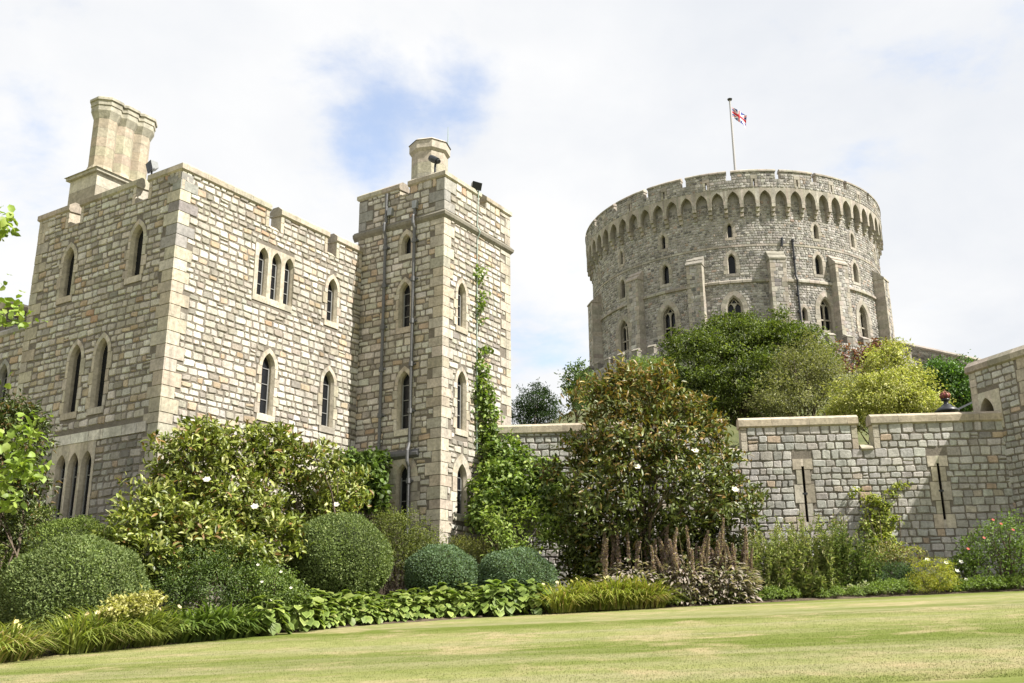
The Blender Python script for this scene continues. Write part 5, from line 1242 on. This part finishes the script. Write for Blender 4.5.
# hostas
def hosta(loc, label, group, seed=0, pal=None):
    t = thing('hosta', (loc[0], loc[1], gz(*loc)), label, 'hosta', group); b = ORG[t]; n = 95
    a = rng.uniform(0, 2 * math.pi, n); lay = np.sqrt(rng.random(n))
    L = .32 * rng.uniform(.7, 1.2, n)
    P = b + np.stack([np.cos(a) * lay * .5, np.sin(a) * lay * .5, .12 + .72 * (1 - lay ** 1.6) + rng.uniform(0, .16, n)], 1)
    A = np.stack([np.cos(a), np.sin(a), .1 - .75 * lay + rng.normal(size=n) * .2], 1) + rng.normal(size=(n, 3)) * .3; Nn = np.stack([np.cos(a) * .6, np.sin(a) * .6, np.ones(n)], 1) + rng.normal(size=(n, 3)) * .2
    C = colours(pal or [((.17, .23, .05), 4), ((.23, .28, .07), 3), ((.12, .17, .035), 3), ((.30, .32, .11), 1.2)], n, .18)
    edge = np.where(rng.random((n, 1)) < .6, 1.45, 1.05)
    lm = LeafMesh(); lm.add(P, A, Nn, L, L * .85, np.clip(C * edge + .01, 0, 1), 'broad', .2); lm.add(P + np.array([0, 0, .006]) + unit(A) * .03, A, Nn, L * .82, L * .62, C, 'broad', .2); lm.build('foliage', M_LEAF, t)
    st = MB()
    for i in range(0, n, 2): st.tube([b + rng.normal(size=3) * np.array([.05, .05, 0]), P[i]], [.012, .006], (.2, .25, .08), 4)
    st.build('stem', M_BARK, t)
    return t
h0 = hosta(gpos(300, 27.0), 'pale edged hosta in the row along the lawn edge', 'hostas along the lawn edge')
k = 0
for px in range(300, 482, 14):
    for dY, s in ((0.15, .9), (.8, 1.15)):
        Y = float(np.interp(px, [250, 290, 330, 380, 430, 480], [25.3, 26.6, 27.9, 29.1, 30.0, 30.7])) + .38 + dY; p = gpos(px + random.uniform(-4, 4) + dY * 8, Y)
        copy_tree(h0, (*p, gz(*p)), random.uniform(0, 6), s * random.uniform(.72, .95))
p = gpos(262, 25.9); copy_tree(h0, (*p, gz(*p)), 1.0, 1.0)
bg0 = hosta(gpos(490, 31.0), 'plain green broad leaved clump below the bluish clipped balls', 'bergenias below the bluish balls', pal=[((.15, .21, .045), 4), ((.2, .26, .06), 3), ((.1, .15, .03), 3)])
bg0.name = 'bergenia'; bg0['category'] = 'bergenia'
for px, Y in ((503, 31.15), (518, 31.25), (533, 31.35), (496, 31.6), (512, 31.7), (528, 31.8)):
    p = gpos(px, Y); copy_tree(bg0, (*p, gz(*p)), random.uniform(0, 6), 1.0)
# acanthus with flower spikes
def acanthus(loc, label, spikes, w, hh):
    t = thing('acanthus', (loc[0], loc[1], gz(*loc)), label, 'acanthus', 'acanthus with tall flower spikes'); b = ORG[t]
    n = 1250; a = rng.uniform(0, 2 * math.pi, n); r = w * np.sqrt(rng.random(n))
    P = b + np.stack([np.cos(a) * r, np.sin(a) * r * .6, rng.uniform(.05, 1.45, n) ** 1.1 * (1.1 - .5 * r / w)], 1); A = np.stack([np.cos(a), np.sin(a), rng.uniform(-.5, .8, n)], 1)
    lm = LeafMesh(); lm.add(P, A, rdir(n) * .5 + np.array([0, 0, 1]), rng.uniform(.16, .34, n), rng.uniform(.07, .13, n), colours([((.30, .255, .225), 4), ((.235, .21, .16), 3), ((.37, .31, .275), 2.5), ((.18, .2, .1), 2)], n, .2), 'broad', .3); lm.build('foliage', M_MATTE, t)
    for _ in range(spikes):
        x, y = rng.uniform(-w, w) * .85, rng.uniform(-.5, .5) * w; h = hh * rng.uniform(.62, 1.05); ln = rng.normal(size=2) * .2; fat = rng.uniform(.75, 1.15)
        top = b + np.array([x + ln[0], y + ln[1], h]); z0 = rng.uniform(.4, .62)
        s = LeafMesh(); m = 260; f = rng.random(m) * (1 - z0) + z0; aa = rng.uniform(0, 2 * math.pi, m)
        base = b + np.array([x, y, 0]); q = base + (top - base) * f[:, None] + np.array([ln[1], ln[0], 0]) * .5 * np.sin(f * 3.1)[:, None]
        A = np.stack([np.cos(aa), np.sin(aa), np.full(m, .55)], 1); rr = .08 * fat * (1 - .5 * ((f - z0) / (1 - z0)) ** 2)
        s.add(q, A, rdir(m) + np.array([0, 0, .6]), rr * rng.uniform(.9, 1.4, m), .075, colours([((.36, .265, .26), 4), ((.27, .19, .195), 3), ((.46, .38, .345), 2), ((.30, .28, .18), 1.5)], m, .2), 'fold', .2)
        o = s.build('flower_spike', M_MATTE, t)
        st = MB(); st.tube([base, top], [.018, .008], (.16, .13, .08), 5); st.build('stem', M_BARK, o)
    return t
acanthus(gpos(632, 32.9), 'leftmost sparse acanthus whose brown spikes stand before the tall magnolia', 15, 1.15, 2.6)
acanthus(gpos(685, 32.7), 'middle acanthus clump with brown spikes and silvery leaves', 17, 1.15, 2.45)
acanthus(gpos(724, 32.8), 'rightmost dense acanthus clump with crowded brown spikes next to the tall grassy perennials', 24, 1.1, 2.6)
# tall perennials
def perennials(loc, label, name, cat, n_st, hh, w, pal, leaf=(.16, .034), tip=None, group=None):
    t = thing(name, (loc[0], loc[1], gz(*loc)), label, cat, group); b = ORG[t]; lm = LeafMesh(); st = MB()
    for _ in range(n_st):
        x, y = rng.uniform(-w, w), rng.uniform(-.6, .6) * w; h = hh * rng.uniform(.65, 1.05) * (1 - .35 * (abs(x) / w) ** 2); ln = rng.normal(size=2) * .16 * h + np.array([x, y]) * .18
        b0 = b + np.array([x, y, 0]); m_ = b0 + np.array([ln[0] * .35, ln[1] * .35, h * .55]); tp = b0 + np.array([ln[0], ln[1], h])
        st.tube([b0, m_, tp], [.009, .007, .004], (.17, .18, .06), 4, False)
        k = 60; f = rng.random(k) * .85 + .12; q = np.where(f[:, None] < .55, b0 + (m_ - b0) * (f[:, None] / .55), m_ + (tp - m_) * ((f[:, None] - .55) / .45))
        A = rdir(k) + np.array([0, 0, .45]); lm.add(q, A, rdir(k) + np.array([0, 0, .7]), leaf[0] * rng.uniform(.7, 1.3, k) * (1.2 - .5 * f), leaf[1], colours(pal, k, .22), 'fold', .35)
        if tip is not None and rng.random() < .6:
            k = 12; lm.add(tp + rng.normal(size=(k, 3)) * np.array([.03, .03, .07]), rdir(k) + np.array([0, 0, .5]), rdir(k), .06, .03, colours(tip, k, .2), 'fold', 0)
    lm.build('foliage', M_MATTE, t); st.build('stem', M_BARK, t)
    return t
GR = [((.26, .31, .10), 4), ((.33, .36, .14), 3), ((.18, .225, .07), 3), ((.38, .36, .18), 1)]
perennials(gpos(770, 33.9), 'tall pale green perennials just right of the acanthus', 'goldenrod', 'perennial', 95, 2.55, .9, GR, tip=[((.33, .29, .15), 1), ((.3, .3, .12), 1)])
perennials(gpos(812, 34.0), 'tall feathery green perennials under the first arrow slit', 'phlox', 'perennial', 110, 2.75, .95, GR, tip=[((.33, .28, .18), 1), ((.24, .27, .09), 1)])
perennials(gpos(850, 34.0), 'tall dark green perennials left of the wall climber', 'aster', 'perennial', 100, 2.6, .75, [((.10, .15, .035), 4), ((.14, .19, .05), 3), ((.19, .23, .07), 2)], tip=[((.32, .25, .24), 1), ((.2, .22, .08), 1)])
perennials(gpos(798, 33.5), 'low arching grass in front of the feathery perennials', 'fountain_grass', 'grass clump', 60, 1.1, .7, GR, leaf=(.3, .012), tip=[((.42, .33, .2), 1)])
plant('euphorbia', 'low bluish green spurge left of the golden bush', 'shrub', [blob(890, 575, 34.2, 26, 13, .5), blob(875, 582, 33.9, 16, 10, .4), blob(905, 580, 34, 14, 12, .4)], 280, 16, .12, .09, .022, [((.075, .125, .055), 4), ((.10, .16, .07), 3), ((.05, .085, .035), 3)], r0=.02, stems=2, nl=10, up=.6)
plant('heather_shrub', 'thin reddish and green shrub below the wall climber', 'shrub', [blob(885, 553, 35, 22, 13, .4), blob(905, 556, 35, 20, 12, .4), blob(870, 560, 34.8, 12, 12, .4)], 200, 12, .14, .09, .04, [((.19, .21, .07), 4), ((.28, .27, .10), 3), ((.2, .14, .07), 2), ((.33, .31, .16), 1)], r0=.02, stems=2, nl=10, shell=.3)
plant('potentilla', 'rounded golden yellow bush at the lawn edge on the right', 'shrub', [blob(933, 578, 33.4, 23, 20, .7), blob(925, 588, 33.2, 16, 12, .5), blob(942, 586, 33.3, 16, 14, .5)], 420, 20, .12, .06, .024, [((.36, .36, .05), 4), ((.28, .31, .05), 4), ((.46, .42, .06), 2), ((.18, .22, .04), 2)], r0=.02, stems=2, nl=10, up=.6)
rr_ = plant('japanese_anemone', 'green plant with small white flowers behind the golden bush', 'flower', [blob(962, 572, 34, 15, 16, .4), blob(955, 590, 33.7, 14, 9, .4)], 170, 12, .13, .1, .06, G_MID, r0=.015, stems=2, nl=8)
flowers(rr_, [at(x, y, 33.4) for x, y in ((927, 560), (957, 571), (966, 580), (961, 562), (952, 582), (946, 563))], .09, (.75, .74, .7), petals=5)
qs = plant('quince_shrub', 'open branched shrub with pinkish fruit below the gate tower', 'shrub', [blob(985, 545, 33.8, 24, 18, .7), blob(1012, 540, 33.6, 28, 24, .8), blob(1000, 565, 33.4, 30, 18, .7), blob(1035, 560, 33.2, 30, 28, .8), blob(970, 555, 34, 14, 12, .4), blob(1010, 522, 33.8, 16, 10, .4)], 380, 13, .2, .095, .05, [((.13, .20, .04), 4), ((.18, .26, .055), 3), ((.09, .14, .03), 3)], r0=.045, stems=2, nl=26, shell=.3)
flowers(qs, [at(x, y, 32.9) for x, y in ((993, 520), (1001, 504 + 20), (968, 549), (1013, 530), (984, 538))], .06, (.5, .13, .1), name='fruit', petals=7, centre=(.4, .1, .08))
creeper('wall_climber', 'yellow green climber with bare arms trained on the wall between arrow slits', [blob(870, 500, 36.4, 9, 6, .15), blob(878, 510, 36.35, 14, 12, .2), blob(884, 524, 36.3, 12, 13, .2), blob(872, 530, 36.3, 11, 12, .2), blob(880, 542, 36.1, 14, 8, .2), blob(890, 496, 36.4, 7, 5, .12), blob(900, 487, 36.4, 7, 3.5, .1), blob(855, 492, 36.4, 8, 3, .1), blob(890, 552, 35.9, 22, 8, .25)], 230, 10, .14, .12, .09, [((.30, .33, .06), 4), ((.22, .27, .045), 4), ((.38, .38, .1), 2), ((.14, .18, .035), 2)], (12.9, 36.2))
# edging mounds
eg = plant('cushion_plant', 'small bright green mound edging the lawn', 'edging plant', [(np.array([*gpos(718, 32.6), gz(*gpos(718, 32.6)) + .16]), np.array([.42, .34, .27]))], 150, 14, .07, .06, .03, [((.17, .24, .05), 4), ((.22, .30, .07), 3), ((.12, .17, .035), 3)], r0=.012, stems=2, nl=6, group='green mounds along the lawn edge', crown='foliage')
for px, Y, s in ((736, 32.7, .9), (757, 32.8, .75), (775, 32.9, 1.05), (790, 33, .95), (822, 33.1, .8), (838, 33.15, .85), (858, 33.15, .8), (874, 33.2, 1.0), (891, 33.2, 1.2), (908, 33.3, 1.15), (952, 33.3, .8), (972, 33.25, 1.0), (986, 33.2, 1.15), (1003, 33.2, 1.1), (1022, 33.1, 1.1), (700, 32.55, .8), (665, 32.25, 1.1), (676, 32.4, .9)):
    p = gpos(px, Y); copy_tree(eg, (*p, gz(*p)), random.uniform(0, 6), s)
pv = plant('lamium', 'pale silvery leaved patch at the lawn edge before the spurge', 'flower', [blob(862, 592, 33.4, 22, 7, .3), blob(882, 594, 33.4, 16, 6, .3)], 130, 12, .1, .07, .045, [((.35, .38, .2), 4), ((.25, .3, .12), 3), ((.45, .46, .3), 2)], r0=.01, stems=2, nl=6)

# --- mown grass blades over the part of the lawn near enough to show them
n = 170000
Yb = 11 + 14 * rng.random(n) ** 1.35; Xb = (rng.random(n) * 1.12 - .56) * Yb
yedge = np.interp(Xb, [e[0] for e in EDGE], [e[1] for e in EDGE]); ok = Yb < yedge - .05
Xb, Yb = Xb[ok], Yb[ok]; n = len(Xb)
gt = LeafMesh(); A = rng.normal(size=(n, 3)) * .55 + np.array([0, 0, 1.0])
lab = thing('grass', (0, 12, gz(0, 12)), None, None)
Pb = np.stack([Xb, Yb, gz(Xb, Yb)], 1)
A = A / np.linalg.norm(A, axis=1, keepdims=True); Bv = np.cross(A, rdir(n)); Bv /= np.linalg.norm(Bv, axis=1, keepdims=True)
hgt = rng.uniform(.006, .018, n)[:, None]
V = np.stack([Pb - Bv * .004, Pb + Bv * .004, Pb + A * hgt], 1).reshape(-1, 3)
me = bpy.data.meshes.new('grass'); me.vertices.add(len(V)); me.vertices.foreach_set('co', V.astype(np.float32).ravel())
me.loops.add(3 * n); me.loops.foreach_set('vertex_index', np.arange(3 * n, dtype=np.int32)); me.polygons.add(n); me.polygons.foreach_set('loop_start', np.arange(0, 3 * n, 3, dtype=np.int32))
me.update(calc_edges=True); me.materials.append(M_BLADE)
bpy.data.objects.remove(lab)
tag(link('grass', me), 'short mown blades covering the striped lawn', 'grass', None, 'stuff')
